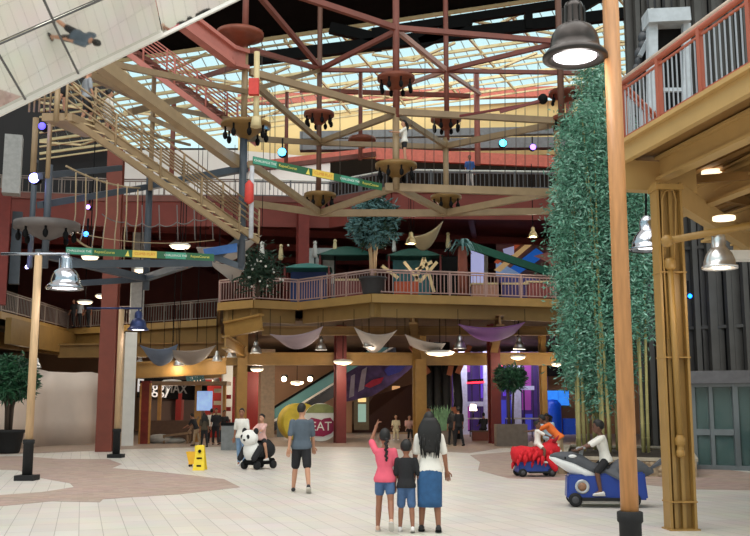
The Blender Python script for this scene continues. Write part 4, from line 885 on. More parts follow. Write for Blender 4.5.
kk = gnd(197, 442); ks = empty('timber_kiosk', kk, 'timber kiosk with a flat roof in front of the red store', 'kiosk')
for sx in (-1.9, 0, 1.3): MB().box(kk + V((sx, 0, 1.4)), (.3 if sx == 0 else .16, .2, 2.8)).build('post', mat('golden_timber', (178, 130, 70)), ks)
MB().box(kk + V((-.45, 0, 2.85)), (3.9, 1.4, .18)).build('roof', mat('weathered_timber', (128, 100, 74), .7), ks)
MB().box(kk + V((-1.2, .2, .55)), (2.2, .8, 1.0)).build('counter', mat('dark_timber', (92, 66, 50), .7), ks)
MB().box(kk + V((.35, -.15, 2.0)), (.75, .08, .95)).build('screen', mat('blue_white_screen', (150, 180, 226), .5, emit=.7, n=.3, ns=3), ks)
for i in range(7): q = kk + V((.9 + (i % 2) * .5, .3, .7 + i * .3)); MB().box(q, (.35, .1, .2)).build('poster', REDW if i % 2 else CREAM, ks)
mb = MB()
for k in range(30): p = kk + V((rnd.uniform(-.6, .4), 0, 2.95)); mb.add([p, p + V((.08, 0, 0)), p + V((rnd.uniform(-.3, .3), rnd.uniform(-.2, .2), rnd.uniform(.3, .9)))], [(0, 1, 2)])
tag(mb.build('roof_plant', LEAFB, ks), 'green plant on the kiosk roof')
b = gnd(177, 443.5); r = empty('timber_chair', b, 'slatted timber lounge chair left of the kiosk', 'chair')
MB().bar(b + V((-.6, 0, .35)), b + V((.6, 0, .5)), .7, .1).build('seat', mat('weathered_timber', (128, 100, 74)), r); MB().bar(b + V((.5, .1, .5)), b + V((.95, .2, 1.25)), .7, .08).build('backrest', MATS['weathered_timber'], r)
for sx in (-.55, .55):
    for sy in (-.3, .3): MB().box(b + V((sx, sy, .2)), (.08, .08, .4)).build('leg', MATS['weathered_timber'], r)
b = gnd(160, 443.5); r = empty('rock_display', b, 'pale low pile of props by the store entrance', 'prop')
MB().ell(b + V((0, 0, .2)), (.7, .4, .24), 12, 6).ell(b + V((.7, 0, .14)), (.5, .3, .16)).build('rock', WR, r)
b = gnd(232, 450); r = empty('litter_bin', b + V((0, 0, .01)), 'grey square bin with dark top left of the woman in white', 'bin')
MB().box(b + V((0, 0, .48)), (.8, .6, .94)).build('body', mat('bin_grey', (128, 130, 130), .6), r); MB().box(b + V((0, 0, 1.02)), (.84, .64, .12)).build('lid', BLACK, r)
# beige wall, escalator and its mural panel
struct('wall_beige_back', MB().slab([gnd(262, 434), gnd(352, 433), at(352, 366, gnd(352, 433).y), at(262, 366, gnd(262, 434).y)], (0, .3, 0)), mat('warm_beige_wall', (176, 136, 104), .7, 0, .06, .5))
for px in (284, 310): 
    p = at(px, 379, 57.5 if px == 284 else 58.2); r = empty('spotlight', p, 'warm round spotlight on the beige back wall, %s of two' % ('left' if px == 284 else 'right'), 'spotlight'); MB().ell(p, .16, 12, 8).build('lens', LAMPW, r); MB().box(p + V((0, .4, .1)), (.3, .9, .3)).build('housing', BLACK, r); plight(p + V((0, -.4, -.1)), 60, (1, .8, .6))
es = empty('escalator', gnd(300, 434.5), 'long escalator with teal glass sides rising to the right', 'escalator')
e0 = gnd(262, 434.5); e1 = at(396, 349, 63.5); e0.z = .1; dv = V((-.1, .9, 0)); 
TG = mat('teal_lit_glass', (104, 158, 160), .25, .1, .12, .6); ED = mat('escalator_dark_side', (44, 46, 50), .4)
MB().slab([e0 + V((0, 0, -.3)), e1 + V((0, 0, -.9)), e1 + V((0, 0, .1)), e0 + V((0, 0, .1))], dv * 1.6).build('truss', ED, es)
for k in (0, 1.5):
    q = dv * k
    MB().slab([e0 + q + V((0, -.05, .35)), e1 + q + V((0, -.05, .35)), e1 + q + V((0, -.05, 1.05)), e0 + q + V((0, -.05, 1.05))], (0, .05, 0)).build('glass_side', TG, es)
    MB().bar(e0 + q + V((0, -.05, 1.12)), e1 + q + V((0, -.05, 1.12)), .12, .14).build('handrail', BLACK, es)
    MB().bar(e0 + q + V((0, -.1, .28)), e1 + q + V((0, -.1, .28)), .12, .12).build('skirt', WHITE, es)
mb = MB()
for i in range(24): p = e0.lerp(e1, (i + .5) / 24) + dv * .75; mb.box(p + V((0, 0, .15)), (.42, 1.1, .22))
mb.build('steps', mat('grey_step', (110, 112, 116), .5, .3), es)
mp_ = empty('mural_panel', gnd(366, 434), 'purple and white painted panel hanging below the escalator', 'mural')
Y = 57.5
M4([(345, 402), (345, 374), (372, 357), (414, 352), (414, 366), (392, 384), (372, 396)], Y, .12).build('board', mat('dusky_purple_mural', (84, 66, 116), .6, 0, .6, 1.4), mp_)
M4([(349, 398), (351, 376), (355, 374), (354, 396)], Y - .08).build('white_streak', mat('lilac_white_paint', (178, 172, 196), .6, 0, .2, 2), mp_)
M4([(358, 392), (362, 370), (367, 367), (364, 389)], Y - .08).build('white_streak', MATS['lilac_white_paint'], mp_)
M4([(364, 386), (372, 380), (384, 377), (381, 383), (370, 388)], Y - .1).build('red_lips', mat('crimson_paint', (176, 34, 70), .5), mp_)
M4([(384, 370), (400, 358), (412, 360), (400, 372), (388, 376)], Y - .1).build('blue_swirl', mat('ultramarine_paint', (60, 64, 160), .5, 0, .4, 1.5), mp_)
# brown wall with door and lit alcove
struct('wall_brown_mid', MB().slab([gnd(346, 433), gnd(412, 432), at(412, 384, gnd(412, 432).y), at(374, 396, gnd(370, 433).y), at(346, 404, gnd(346, 433).y)], (0, .3, 0)), mat('dark_walnut_wall', (84, 56, 42), .6, 0, .12, .6))
dy = gnd(361, 433).y - .25
struct('door_1', MB().slab([at(354, 430, dy), at(369, 430, dy), at(369, 393, dy), at(354, 393, dy)], (0, .1, 0)), mat('olive_door_frame', (110, 98, 74), .6))
struct('window_1', M4([(358, 422), (366, 422), (366, 404), (358, 404)], dy - .1, .05), LM('door_glass_green', (150, 186, 172), .5))
struct('window_2', M4([(358, 402), (366, 402), (366, 398), (358, 398)], dy - .1, .05), LM('door_glass_warm', (240, 208, 140), .9))
struct('window_3', M4([(392, 424), (400, 424), (400, 386), (392, 386)], gnd(400, 432).y - .3, .1), LM('alcove_warm', (222, 164, 110), .7))  # lit alcove: its warm light put into a glowing panel
struct('window_4', M4([(425, 424), (434, 424), (434, 372), (425, 372)], 62, .1), LM('alcove_warm', (222, 164, 110), .7))  # another alcove, warm light put into the panel's glow
# round EAT drum
ax = V((.30, -.95, 0)).normalized(); dc = at(321, 419.5, 47.5); dc.z = .96; r = empty('round_sign', V((dc.x, dc.y, 0)), 'drum shaped food sign, yellow sided with a white face and maroon lips', 'sign')
rx = V((.95, .3, 0)).normalized()
MB().lathe(dc - ax * 1.5 - rx * .95, [(.93, 0), (.93, 1.5)], 36, axis=ax).build('drum', mat('mustard_yellow_panel', (206, 184, 60), .6, 0, .15, 3), r)
fc = dc + ax * .01; W_ = mat('white_sign_face', (226, 230, 228), .5, 0, .06, 2)
face = MB()
face.lathe(fc, [(.93, -.12), (.93, .03)], 40, axis=ax); face.build('face', W_, r)
def fpt(u, v, o=.05): return fc + rx * u + V((0, 0, v)) + ax * o
MB().slab([fpt(-.8, .45), fpt(.8, .45), fpt(.62, .7), fpt(.3, .88), fpt(-.3, .88), fpt(-.62, .7)], ax * .02).build('olive_band', mat('olive_green_paint', (136, 146, 92), .6, 0, .2, 3), r)
lip = [(-.9, -.05), (-.5, .22), (-.12, .14), (0, .1), (.15, .18), (.45, .22), (.85, -.22), (.5, -.55), (.1, -.7), (-.4, -.66), (-.75, -.35)]
MB().slab([fpt(a, c, .05) for a, c in lip], ax * .03).build('lips', mat('maroon_lips', (146, 24, 74), .5), r)
text('EAT', 'lettering', WTX, r, frame(fpt(-.02, -.22, .1), rx, (0, 0, 1)), .62, .01)
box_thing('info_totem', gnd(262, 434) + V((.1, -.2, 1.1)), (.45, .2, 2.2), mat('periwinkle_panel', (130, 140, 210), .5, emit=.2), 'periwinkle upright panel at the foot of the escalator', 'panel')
box_thing('steel_counter', gnd(292, 437) + V((0, 0, .5)), (1.7, .6, 1.0), mat('grey_teal_metal', (130, 144, 146), .4, .3), 'low grey counter by the foot of the escalator', 'counter')
# purple storefront
PY = gnd(455, 434.5).y; R0 = math.radians(25)
struct('wall_purple_store', M4([(452, 434.5), (548, 434.5), (548, 352), (452, 352)], PY + 1.2, .2), mat('violet_store_interior', (70, 46, 110), .6, 0, .45, .5, emit=.25))  # violet store lighting put into the wall colour and a faint glow
pn = 5
for a, b, c, e, y in ((459, 470, 372, 358, .5), (480, 489, 398, 360, .6), (500, 512, 428, 400, .4), (522, 531, 410, 364, .5), (503, 511, 396, 362, .7), (525, 534, 432, 414, .3), (459, 470, 430, 402, .5)):
    struct('window_%d' % pn, M4([(a, c), (b, c), (b, e), (a, e)], PY + y, .05), LM('store_glow_%d' % (pn % 3), ((96, 60, 190), (60, 62, 170), (140, 60, 140))[pn % 3], .6)); pn += 1
mb = MB()
for x0, wd in ((463, .5), (487, .45), (516, .55)): mb.box(V((at(x0, 400, PY).x, PY - .1, 2.6)), (wd, .4, 5.2))
struct('trim_store_columns', mb, mat('pale_lilac_column', (196, 200, 226), .5))
mb = MB(); mb.bar(at(465, 404, PY), at(487, 404, PY), .2, .3).bar(at(516, 388, PY), at(534, 388, PY), .2, .25).bar(at(466, 433, PY - .2), at(540, 433, PY - .2), .3, .2)
struct('trim_store_rails', mb, MATS['pale_lilac_column'])
mb = MB()
for x0 in (456, 472, 480, 498, 507, 524, 533, 538): mb.box(V((at(x0, 400, PY).x, PY, 2.6)), (.09, .1, 5.2))
struct('trim_store_mullions', mb, mat('dark_violet_metal', (54, 40, 84), .5))
nb = empty('neon_sign', at(475, 383, PY - .25), 'red neon strip sign in the purple storefront', 'sign'); MB().bar(at(467, 383, PY - .3), at(484, 382, PY - .3), .06, .1).build('tube', mat('red_neon', (255, 40, 60), .5, emit=3), nb); MB().bar(at(467, 382, PY - .2), at(484, 381, PY - .2), .04, .3).build('backing', BLACK, nb)
tag(MB().bar(at(502, 366, PY - .14), at(507, 357, PY - .14), .08, .2).build('neon_strip', mat('pink_neon', (255, 60, 110), .5, emit=2.5)), 'pink slanted neon strip right of the maroon column', 'sign')
hr = empty('store_barrier', gnd(520, 437), 'white topped barrier rail in front of the purple storefront', 'railing')
h0, h1 = gnd(506, 437), gnd(541, 437); MB().bar(h0 + V((0, 0, 1.05)), h1 + V((0, 0, 1.05)), .08, .08).build('top_rail', WHITE, hr)
for i in range(5): MB().tube(h0.lerp(h1, i / 4), h0.lerp(h1, i / 4) + V((0, 0, 1.05)), .03).build('post', mat('dark_violet_metal', (54, 40, 84)), hr)
tb = gnd(478, 437); r = empty('high_table', tb, 'high table with a lamp inside the purple storefront', 'table'); MB().box(tb + V((0, 0, 1.05)), (1.1, .6, .06)).build('tabletop', WHITE, r)
for sx in (-.45, .45): MB().tube(tb + V((sx, 0, 0)), tb + V((sx, 0, 1.05)), .03).build('leg', BLACK, r)
r2_ = empty('table_lamp', tb + V((-.25, 0, 1.09)), 'small lit lamp on the high table', 'lamp'); MB().tube(tb + V((-.25, 0, 1.09)), tb + V((-.25, 0, 1.5)), .03).build('stem', BLACK, r2_); MB().lathe(tb + V((-.25, 0, 1.5)), [(.22, 0), (.15, .36)], 14).build('lamp_shade', LAMPW, r2_)
b = gnd(483, 441); r = empty('bench', b, 'reddish brown bench box in front of the purple storefront', 'bench'); MB().box(b + V((0, 0, .24)), (1.1, .5, .44)).build('base', mat('red_brown_timber', (110, 52, 40), .6), r); MB().box(b + V((0, 0, .49)), (1.2, .55, .07)).build('seat', mat('dark_timber', (92, 66, 50)), r)
# tan wall with screens
TWY = gnd(560, 434).y
struct('wall_tan_back', M4([(544, 434), (640, 434), (640, 352), (544, 352)], TWY + .5, .3), mat('warm_tan_wall', (172, 126, 90), .7, 0, .08, .5))
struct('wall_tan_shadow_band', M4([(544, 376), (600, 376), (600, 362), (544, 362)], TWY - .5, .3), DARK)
for px, lb in ((552.5, 'left blue screen on the tan wall'), (563.5, 'right blue screen on the tan wall')):
    c = at(px, 398, TWY - .3); r = empty('wall_screen', c, lb, 'screen'); MB().box(c, (.74, .08, 1.0)).build('bezel', BLACK, r); MB().box(c + V((0, -.05, 0)), (.68, .03, .94)).build('display', mat('blue_display', (40, 120, 214), .4, emit=1.0, n=.5, ns=2.5), r)
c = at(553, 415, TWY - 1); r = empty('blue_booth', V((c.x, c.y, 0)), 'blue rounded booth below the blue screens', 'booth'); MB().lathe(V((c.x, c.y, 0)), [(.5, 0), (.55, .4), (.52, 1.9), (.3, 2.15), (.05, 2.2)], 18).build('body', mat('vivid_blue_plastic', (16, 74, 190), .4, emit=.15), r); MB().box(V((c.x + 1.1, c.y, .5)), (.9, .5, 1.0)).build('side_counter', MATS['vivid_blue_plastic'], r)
# black trunked tree sculpture with orange boughs
area('store_front_fill', V((at(500, 400, PY).x, PY - 1.2, 5.2)), (R0, 0, 0), 7, 1, 220, (.86, .8, 1))  # added fill light, brightens the storefront columns from in front
b = gnd(443, 439); r = empty('tree_sculpture', b, 'black trunked tree sculpture with orange brown slanting boughs', 'sculpture')
mb = lambda: MB()
for x0, x1, z0_, z1 in ((-.75, -.7, .0, 4.2), (-.25, -.28, .0, 5.2), (.2, .22, .0, 5.2), (.85, .75, .0, 4.2)): MB().path([b + V((x0 * .8, 0, z0_)), b + V((x0, 0, 2)), b + V((x1, .1, z1))], [.3, .25, .22], 8).build('trunk', mat('black_trunk', (26, 26, 28), .6), r)
OB = mat('orange_brown_bough', (178, 104, 70), .6, 0, .1, 3)
for x0, z0_, x1, z1 in ((-.75, 3.5, -1.7, 5.0), (.35, 3.4, .75, 5.0), (.8, 3.5, 1.5, 5.0), (-.7, 1.6, -1.0, .4), (.55, 1.7, .85, .3)): MB().bar(b + V((x0, -.2, z0_)), b + V((x1, -.25, z1)), .28, .28).build('bough', OB, r)
# small extras right of the bamboo
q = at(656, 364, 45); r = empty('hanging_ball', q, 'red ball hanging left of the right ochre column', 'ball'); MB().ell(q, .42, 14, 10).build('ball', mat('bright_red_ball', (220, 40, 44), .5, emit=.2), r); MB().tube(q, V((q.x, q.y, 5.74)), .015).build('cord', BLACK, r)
pb_ = empty('poster_panel', gnd(652, 445), 'purple lit panel left of the right ochre column', 'panel'); c = gnd(652, 445)
MB().box(c + V((0, 0, 1.3)), (1.0, .12, 2.6)).build('frame', mat('dark_violet_metal', (54, 40, 84)), pb_); MB().box(c + V((0, -.08, 1.5)), (.84, .04, 2.0)).build('display', mat('purple_display', (92, 60, 150), .5, emit=.5, n=.5, ns=2), pb_)
# wet-floor sign and bucket
b = gnd(200, 470); YW = mat('safety_yellow_plastic', (238, 206, 40), .45, 0, .05, 6); r = empty('wet_floor_sign', b, 'yellow folding wet floor sign on the tiles', 'sign')
for s_ in (-1, 1): MB().slab([b + V((-.16, s_ * .2, 0)), b + V((.16, s_ * .2, 0)), b + V((.1, s_ * .02, .66)), b + V((-.1, s_ * .02, .66))], (0, s_ * .03, 0)).build('board', YW, r)
MB().lathe(b + V((0, -.12, .5)), [(.045, 0), (.045, .01)], 12, axis=(0, -1, 0.27)).build('pictogram', BLACK, r); MB().box(b + V((0, -.16, .32)), (.14, .01, .04)).box(b + V((0, -.2, .12)), (.12, .01, .05)).build('marking', BLACK, r)
b = gnd(195, 466.5); r = empty('mop_bucket', b, 'orange yellow mop bucket on castors behind the folding sign', 'bucket'); BK = mat('orange_yellow_plastic', (244, 186, 48), .45, 0, .05, 6)
mb = MB().slab([b + V(p) for p in ((-.17, -.17, .07), (.2, -.17, .07), (.2, .17, .07), (-.17, .17, .07))], (0, 0, .02))
mb.hexa([b + V(p) for p in ((-.15, -.15, .08), (.18, -.15, .08), (.18, .15, .08), (-.15, .15, .08), (-.23, -.2, .42), (.22, -.2, .42), (.22, .2, .42), (-.23, .2, .42))]); mb.build('tub', BK, r)
MB().box(b + V((.1, 0, .5)), (.18, .34, .18)).build('wringer', YW, r)
for sx in (-.13, .16):
    for sy in (-.14, .14): MB().ell(b + V((sx, sy, .035)), (.035, .03, .035), 8, 6).build('castor', RUBBER, r)
# ================================================================ PEOPLE
def remeshed(mb, vox, smooth=2):
    me = bpy.data.meshes.new('tmp'); me.from_pydata([tuple(p) for p in mb.v], [], mb.f)
    bm = bmesh.new(); bm.from_mesh(me); bmesh.ops.recalc_face_normals(bm, faces=bm.faces); bm.to_mesh(me); bm.free()
    o = bpy.data.objects.new('tmp', me); COL.objects.link(o)
    md = o.modifiers.new('r', 'REMESH'); md.mode = 'VOXEL'; md.voxel_size = vox; md.use_smooth_shade = True
    if smooth: ms = o.modifiers.new('s', 'SMOOTH'); ms.iterations = smooth; ms.factor = .5
    dg = bpy.context.evaluated_depsgraph_get(); dg.update(); r = bpy.data.meshes.new_from_object(o.evaluated_get(dg)); bpy.data.objects.remove(o); bpy.data.meshes.remove(me); return r
def put(me, name, m, parent):
    me.name = name; me.materials.clear(); me.materials.append(m); me.polygons.foreach_set('use_smooth', [True] * len(me.polygons))
    o = bpy.data.objects.new(name, me); COL.objects.link(o); o.parent = parent; return o
def rotx(v, a): return Matrix.Rotation(math.radians(a), 3, 'X') @ V(v)
def rings_ell(mb, pts, n=16):
    """pts: (centre, rx, ry, axis frame)"""
    mb.loft([[c + V((rx * math.cos(2 * PI * k / n), ry * math.sin(2 * PI * k / n), 0)) if M is None else c + M @ V((rx * math.cos(2 * PI * k / n), ry * math.sin(2 * PI * k / n), 0)) for k in range(n)] for c, rx, ry, M in pts])
def hand(mb, w, d, side, s=1.0, point=False, fwd=None):
    """palm and five fingers from wrist w along d"""
    d = d.normalized(); f = fwd or V((0, 1, 0)); x = d.cross(f)
    if x.length < .1: x = d.cross(V((1, 0, 0)))
    x = x.normalized(); n = d.cross(x).normalized(); p1 = w + d * .085 * s
    mb.cap(w, w + d * .03 * s, .026 * s, .032 * s, 8)
    for o in (-.024, 0, .024): mb.cap(w + d * .02 * s + x * o * s * .7, p1 + x * o * s, .017 * s, .016 * s, 7)
    for i, (o, L) in enumerate(((-.03, .06), (-.01, .075), (.01, .082), (.03, .07))):
        a = p1 + x * o * s; c = 0.25 if not point or i == 3 else 1.6
        if point and i == 3: c = 0
        b = a + (d - n * c * .4).normalized() * L * .5 * s; e = b + (d - n * c * 1.6).normalized() * L * .5 * s
        mb.cap(a, b, .0105 * s, .0095 * s, 6).cap(b, e, .0095 * s, .008 * s, 6)
    a = w + d * .03 * s + x * .03 * s; b = a + (d * .7 + x * .6).normalized() * .04 * s; mb.cap(a, b, .013 * s, .011 * s, 6).cap(b, b + (d + x * .1).normalized() * .03 * s, .011 * s, .009 * s, 6)
def person(loc, H, rz, label, skin, shirt, legwear, pose=None, hair='short', leg='shorts', shoes=None, group=None, female=False, vox=.016, sleeve=.45, hairm=None, thin=1., hairlen=.42, face=True):
    P = dict(hipL=8, hipR=-8, kneeL=4, kneeR=10, lean=0, armL=(-6, 8, 15), armR=(6, 8, 15), yaw=0, nod=0, abd=3, dz=0)
    P.update(pose or {})
    k = H / 1.75; root = empty('person', loc, label, 'person', group, rz, k)
    ch = P.get('child', 0); hs = 1 + .28 * ch; tk = thin
    Lm = Matrix.Rotation(math.radians(-P['lean']), 3, 'X')   # torso leans towards +Y
    hipz = .90; pel = V((0, 0, hipz + .03))
    up = lambda x, y, z: pel + Lm @ V((x, y, z))
    sw = (.165 if female else .185) * (1 - .08 * ch)
    neck = up(0, 0, .55); head = neck + Lm @ V((0, .02, .145)); chest = up(0, .01, .38)
    J = {}
    for s_, nm in ((-1, 'L'), (1, 'R')):
        a = P['hip' + nm]; kn = P['knee' + nm]; hp = pel + V((s_ * .085, 0, -.03)); ab = math.radians(P['abd'])
        M = Matrix.Rotation(ab * s_ * -1, 3, 'Y')
        th = M @ rotx((0, 0, -.41), a); kp = hp + th; sh = M @ rotx((0, 0, -.41), a - kn); an = kp + sh
        if P.get('ride'): kp = V((s_ * .34, .23, .66)); an = V((s_ * .375, .17, .25))
        J['hip' + nm], J['kn' + nm], J['an' + nm] = hp, kp, an; J['foot' + nm] = M @ rotx((0, 1, 0), min(a - kn, 10) if P.get('flat') is None else 0)
        sp_ = up(s_ * sw, 0, .47); J['sh' + nm] = sp_
        r = P['arm' + nm]
        if isinstance(r, dict): el, wr = V(r['el']), V(r['wr'])
        else:
            ua = Matrix.Rotation(math.radians(-r[1]) * s_, 3, 'Y') @ rotx((0, 0, -.29), r[0]); fa = Matrix.Rotation(math.radians(-r[1] * .6) * s_, 3, 'Y') @ rotx((0, 0, -.25), r[0] + r[2])
            el = sp_ + ua; wr = el + fa
        J['el' + nm], J['wr' + nm] = el, wr
    # ---- body, one surface
    mb = MB()
    tor = [(0, -.10, .13, .09), (0, -.02, .16 * tk, .11), (0, .10, .145 * tk, .10), (0, .18, .135 * tk, .095), (.01, .30, .155 * tk, .11), (.01, .40, .165, .105), (0, .47, .15, .085), (0, .515, .09, .065), (0, .55, .055, .055)]
    if female: tor[1] = (0, -.02, .17, .115); tor[3] = (0, .18, .12, .088)
    rings_ell(mb, [(up(0, y, z), rx, ry, Lm) for y, z, rx, ry in tor])
    mb.cap(neck + V((0, 0, -.04)), head, .055, .05, 10)
    Ry = Matrix.Rotation(math.radians(P['yaw']), 3, 'Z') @ Matrix.Rotation(math.radians(-P['nod'] - P['lean'] * .4), 3, 'X')
    hd = lambda x, y, z: head + Ry @ (V((x, y, z)) * hs)
    mb.ell(hd(0, 0, .02), (.078 * hs, .098 * hs, .115 * hs), 14, 10, Ry).ell(hd(0, .03, -.05), (.06 * hs, .07 * hs, .07 * hs), 12, 8, Ry)
    mb.cap(hd(0, .09, .015), hd(0, .112, -.025), .012 * hs, .018 * hs, 7)
    for s_ in (-1, 1): mb.ell(hd(s_ * .08, -.005, .0), (.014 * hs, .024 * hs, .036 * hs), 8, 6, Ry)
    for nm in 'LR':
        mb.cap(J['sh' + nm], J['el' + nm], .052, .042, 10).cap(J['el' + nm], J['wr' + nm], .041, .028, 10)
        mb.cap(J['hip' + nm], J['kn' + nm], .085 * tk, .056, 12).cap(J['kn' + nm], J['kn' + nm].lerp(J['an' + nm], .35), .056, .056, 10).cap(J['kn' + nm].lerp(J['an' + nm], .35), J['an' + nm], .056, .038, 10)
        mb.cap(J['an' + nm], J['an' + nm] + J['foot' + nm] * .1 + V((0, 0, -.035)), .036, .03, 8)
    body = remeshed(mb, vox)
    hb = MB()
    for s_, nm in ((-1, 'L'), (1, 'R')): hand(hb, J['wr' + nm], J['wr' + nm] - J['el' + nm], s_, 1.05, point=P.get('point') == nm, fwd=V((0, 1, .2)) if not P.get('handfwd') else V(P['handfwd']))
    bm = bmesh.new(); bm.from_mesh(body); hm = bpy.data.meshes.new('h'); hm.from_pydata([tuple(p) for p in hb.v], [], hb.f); bm.from_mesh(hm); bmesh.ops.recalc_face_normals(bm, faces=bm.faces); bm.to_mesh(body); bm.free(); bpy.data.meshes.remove(hm)
    put(body, 'body', skin, root)
    # ---- shirt
    if shirt:
        mb = MB(); g = .016
        T = [(y, z, rx + g, ry + g) for y, z, rx, ry in tor if z <= .48]; T[0] = (0, -.08, T[0][2] + .05, T[0][3] + .045); T[1] = (T[1][0], T[1][1], T[1][2] + .022, T[1][3] + .022); 
        rings_ell(mb, [(up(0, y, z), rx, ry, Lm) for y, z, rx, ry in T] + [(up(0, 0, .52), .10, .078, Lm)])
        for nm in 'LR': e = J['sh' + nm].lerp(J['el' + nm], min(1, sleeve * 2)); mb.cap(J['sh' + nm] + Lm @ V((0, 0, -.01)), e, .066, .062, 10)
        if sleeve > .5:
            for nm in 'LR': mb.cap(J['el' + nm], J['el' + nm].lerp(J['wr' + nm], .92), .056, .042, 10)
        put(remeshed(mb, vox), 'shirt', shirt, root)
    # ---- legs
    mb = MB(); g = .012
    if leg == 'skirt':
        hem = P.get('hem', .34); n = 20; rings = []
        for t in [i / 8 for i in range(9)]:
            z = (hipz + .14) * (1 - t) + hem * t; rx = .145 + (.05 * min(1, t * 4)) - .01 * t; ry = .112 + .035 * min(1, t * 4) + .01 * t; sft = (J['anL'].y + J['anR'].y) * .5 * t
            rings.append([V((rx * math.cos(2 * PI * q / n) * (1 + .02 * t * math.sin(q * 2.2)), sft + ry * math.sin(2 * PI * q / n) * (1 + .05 * t * math.sin(q * 3.1)), z)) for q in range(n)])
        m2 = MB().loft(rings, False); o = m2.build('skirt', legwear, root, True); md = o.modifiers.new('t', 'SOLIDIFY'); md.thickness = .012
    else:
        rings_ell(mb, [(up(0, y, z), rx + g, ry + g, Lm) for y, z, rx, ry in tor[:3]])
        for nm in 'LR':
            hp, kp, an = J['hip' + nm], J['kn' + nm], J['an' + nm]; ex = {'shorts': .92, 'short': .55, 'pants': 1.}[leg]
            mb.cap(hp, hp.lerp(kp, ex), .098 * tk, .088 if leg != 'pants' else .07, 12)
            if leg == 'pants': mb.cap(kp, kp.lerp(an, .95), .07, .056, 10)
        put(remeshed(mb, vox), 'trousers' if leg == 'pants' else 'shorts', legwear, root)
    # ---- shoes
    for nm in 'LR':
        an, f = J['an' + nm], J['foot' + nm].normalized(); sd = f.cross(V((0, 0, 1))).normalized(); dn = sd.cross(f).normalized() * -1
        if dn.z > 0: dn = -dn
        rr = []
        for t, wd, hh in ((-.09, .024, .05), (-.07, .038, .085), (0, .042, .085), (.07, .047, .062), (.13, .045, .045), (.165, .026, .028)):
            c = an + f * t + dn * .075; rr.append([c + sd * wd * math.cos(2 * PI * q / 10) - dn * (hh / 2 + hh / 2 * math.sin(2 * PI * q / 10)) for q in range(10)])
        sm_ = (shoes or [WHITE, WHITE]); o = MB().loft(rr).build('shoe', sm_[0], root, True)
        rr = []
        for t, wd in ((-.1, .02), (-.08, .042), (0, .044), (.08, .05), (.14, .047), (.172, .024)):
            c = an + f * t + dn * .08; rr.append([c + sd * wd - dn * .012, c + sd * wd + dn * .008, c - sd * wd + dn * .008, c - sd * wd - dn * .012])
        MB().loft(rr, True, False).build('sole', sm_[1], o, True)
    # ---- hair
    hm_ = hairm or HAIR; mb = MB()
    if hair != 'none':
        n, m = 16, 10; rings = []
        for i in range(m + 1):
            ph = -PI / 2 + PI * i / m; q = max(math.cos(ph), .02); row = []
            for j in range(n):
                th = 2 * PI * j / n; x, y, z = .09 * q * math.cos(th), .112 * q * math.sin(th), .128 * math.sin(ph)
                if z < .055 and y > .02: y = min(y, .02 + .035 * max(0, (z + .0) / .055)) if z > 0 else min(y, .0)
                if z < -.07: z = -.07; x *= .8; y = min(y, -.02)
                row.append(hd(x, y - .006, z + .03))
            rings.append(row)
        mb.loft(rings)
        if P.get('child', 0) > .55 and hair == 'short':
            mb.ell(hd(0, -.028, .045), (.098 * hs, .098 * hs, .1 * hs), 14, 10)
        if hair == 'long':
            Ls = hairlen; rr = []
            for t in [i / 9 for i in range(10)]:
                z = .06 - (Ls + .06) * t; wd = .10 + .075 * math.sin(PI * min(1, t * 1.05)) - .03 * t ** 4 + .02 * t; y = -.075 - .06 * min(1, t * 2.5) + .0 * t
                c = hd(0, y, 0) + V((0, 0, z)); rr.append([c + V((wd * math.cos(2 * PI * q / 12) * (1 + .04 * math.sin(q * 5 + t * 9)), (.05 - .015 * t) * math.sin(2 * PI * q / 12), 0)) for q in range(12)])
            mb.loft(rr)
            rs = random.Random(4)
            for i in range(26):
                x = rs.uniform(-.15, .15); t0 = rs.uniform(.45, .8); c = hd(0, -.14, 0); mb.path([c + V((x, rs.uniform(-.03, .03), .06 - (Ls + .06) * t0)), c + V((x * 1.02 + rs.uniform(-.01, .01), rs.uniform(-.035, .03), .06 - (Ls + .06) * (t0 + .2))), c + V((x * .9 + rs.uniform(-.02, .02), rs.uniform(-.02, .03), .02 - (Ls + .06) * (1 + rs.uniform(-.02, .1))))], [.016, .02, .004], 6)
        if hair == 'braid':
            for i in range(11): t = i / 10; mb.ell(hd(.025 + .012 * math.sin(i * 2.2), -.1 - .03 * min(1, t * 3), -.02) + V((0, 0, -.36 * t)), (.036 - .014 * t, .03 - .01 * t, .03), 8, 6)
        if hair == 'bun': mb.ell(hd(0, -.1, .07), .05 * hs, 10, 8)
        mb.build('hair', hm_, root, True)
    if face:
        e = MB(); 
        for s_ in (-1, 1): e.ell(hd(s_ * .032, .086, .022), (.012 * hs, .008, .008 * hs), 8, 6)
        e.build('eyes', BLACK, root, True)
        MB().ell(hd(0, .092, -.058), (.024 * hs, .01, .008 * hs), 8, 5).build('mouth', mat('lip_rose', (140, 74, 70), .5), root, True)
        b_ = MB()
        for s_ in (-1, 1): b_.bar(hd(s_ * .018, .096, .044), hd(s_ * .046, .086, .046), .008, .008)
        b_.build('eyebrows', hm_, root, True)
    return root, J
def lowest(J): return min(J['anL'].z, J['anR'].z)
def stand(px, py, H, rz, label, *a, **k):
    p = gnd(px, py); r, J = person(p, H, rz, label, *a, **k); kk = H / 1.75
    dn = min(J['anL'].z - .083, J['anR'].z - .083); r.location.z = -dn * kk + .008; return r
def sitter(loc, H, rz, label, *a, **k):
    """loc is the seat point under the hips"""
    r, J = person(loc, H, rz, label, *a, **k); r.location = V(loc) - V((0, 0, .80 * H / 1.75)); return r
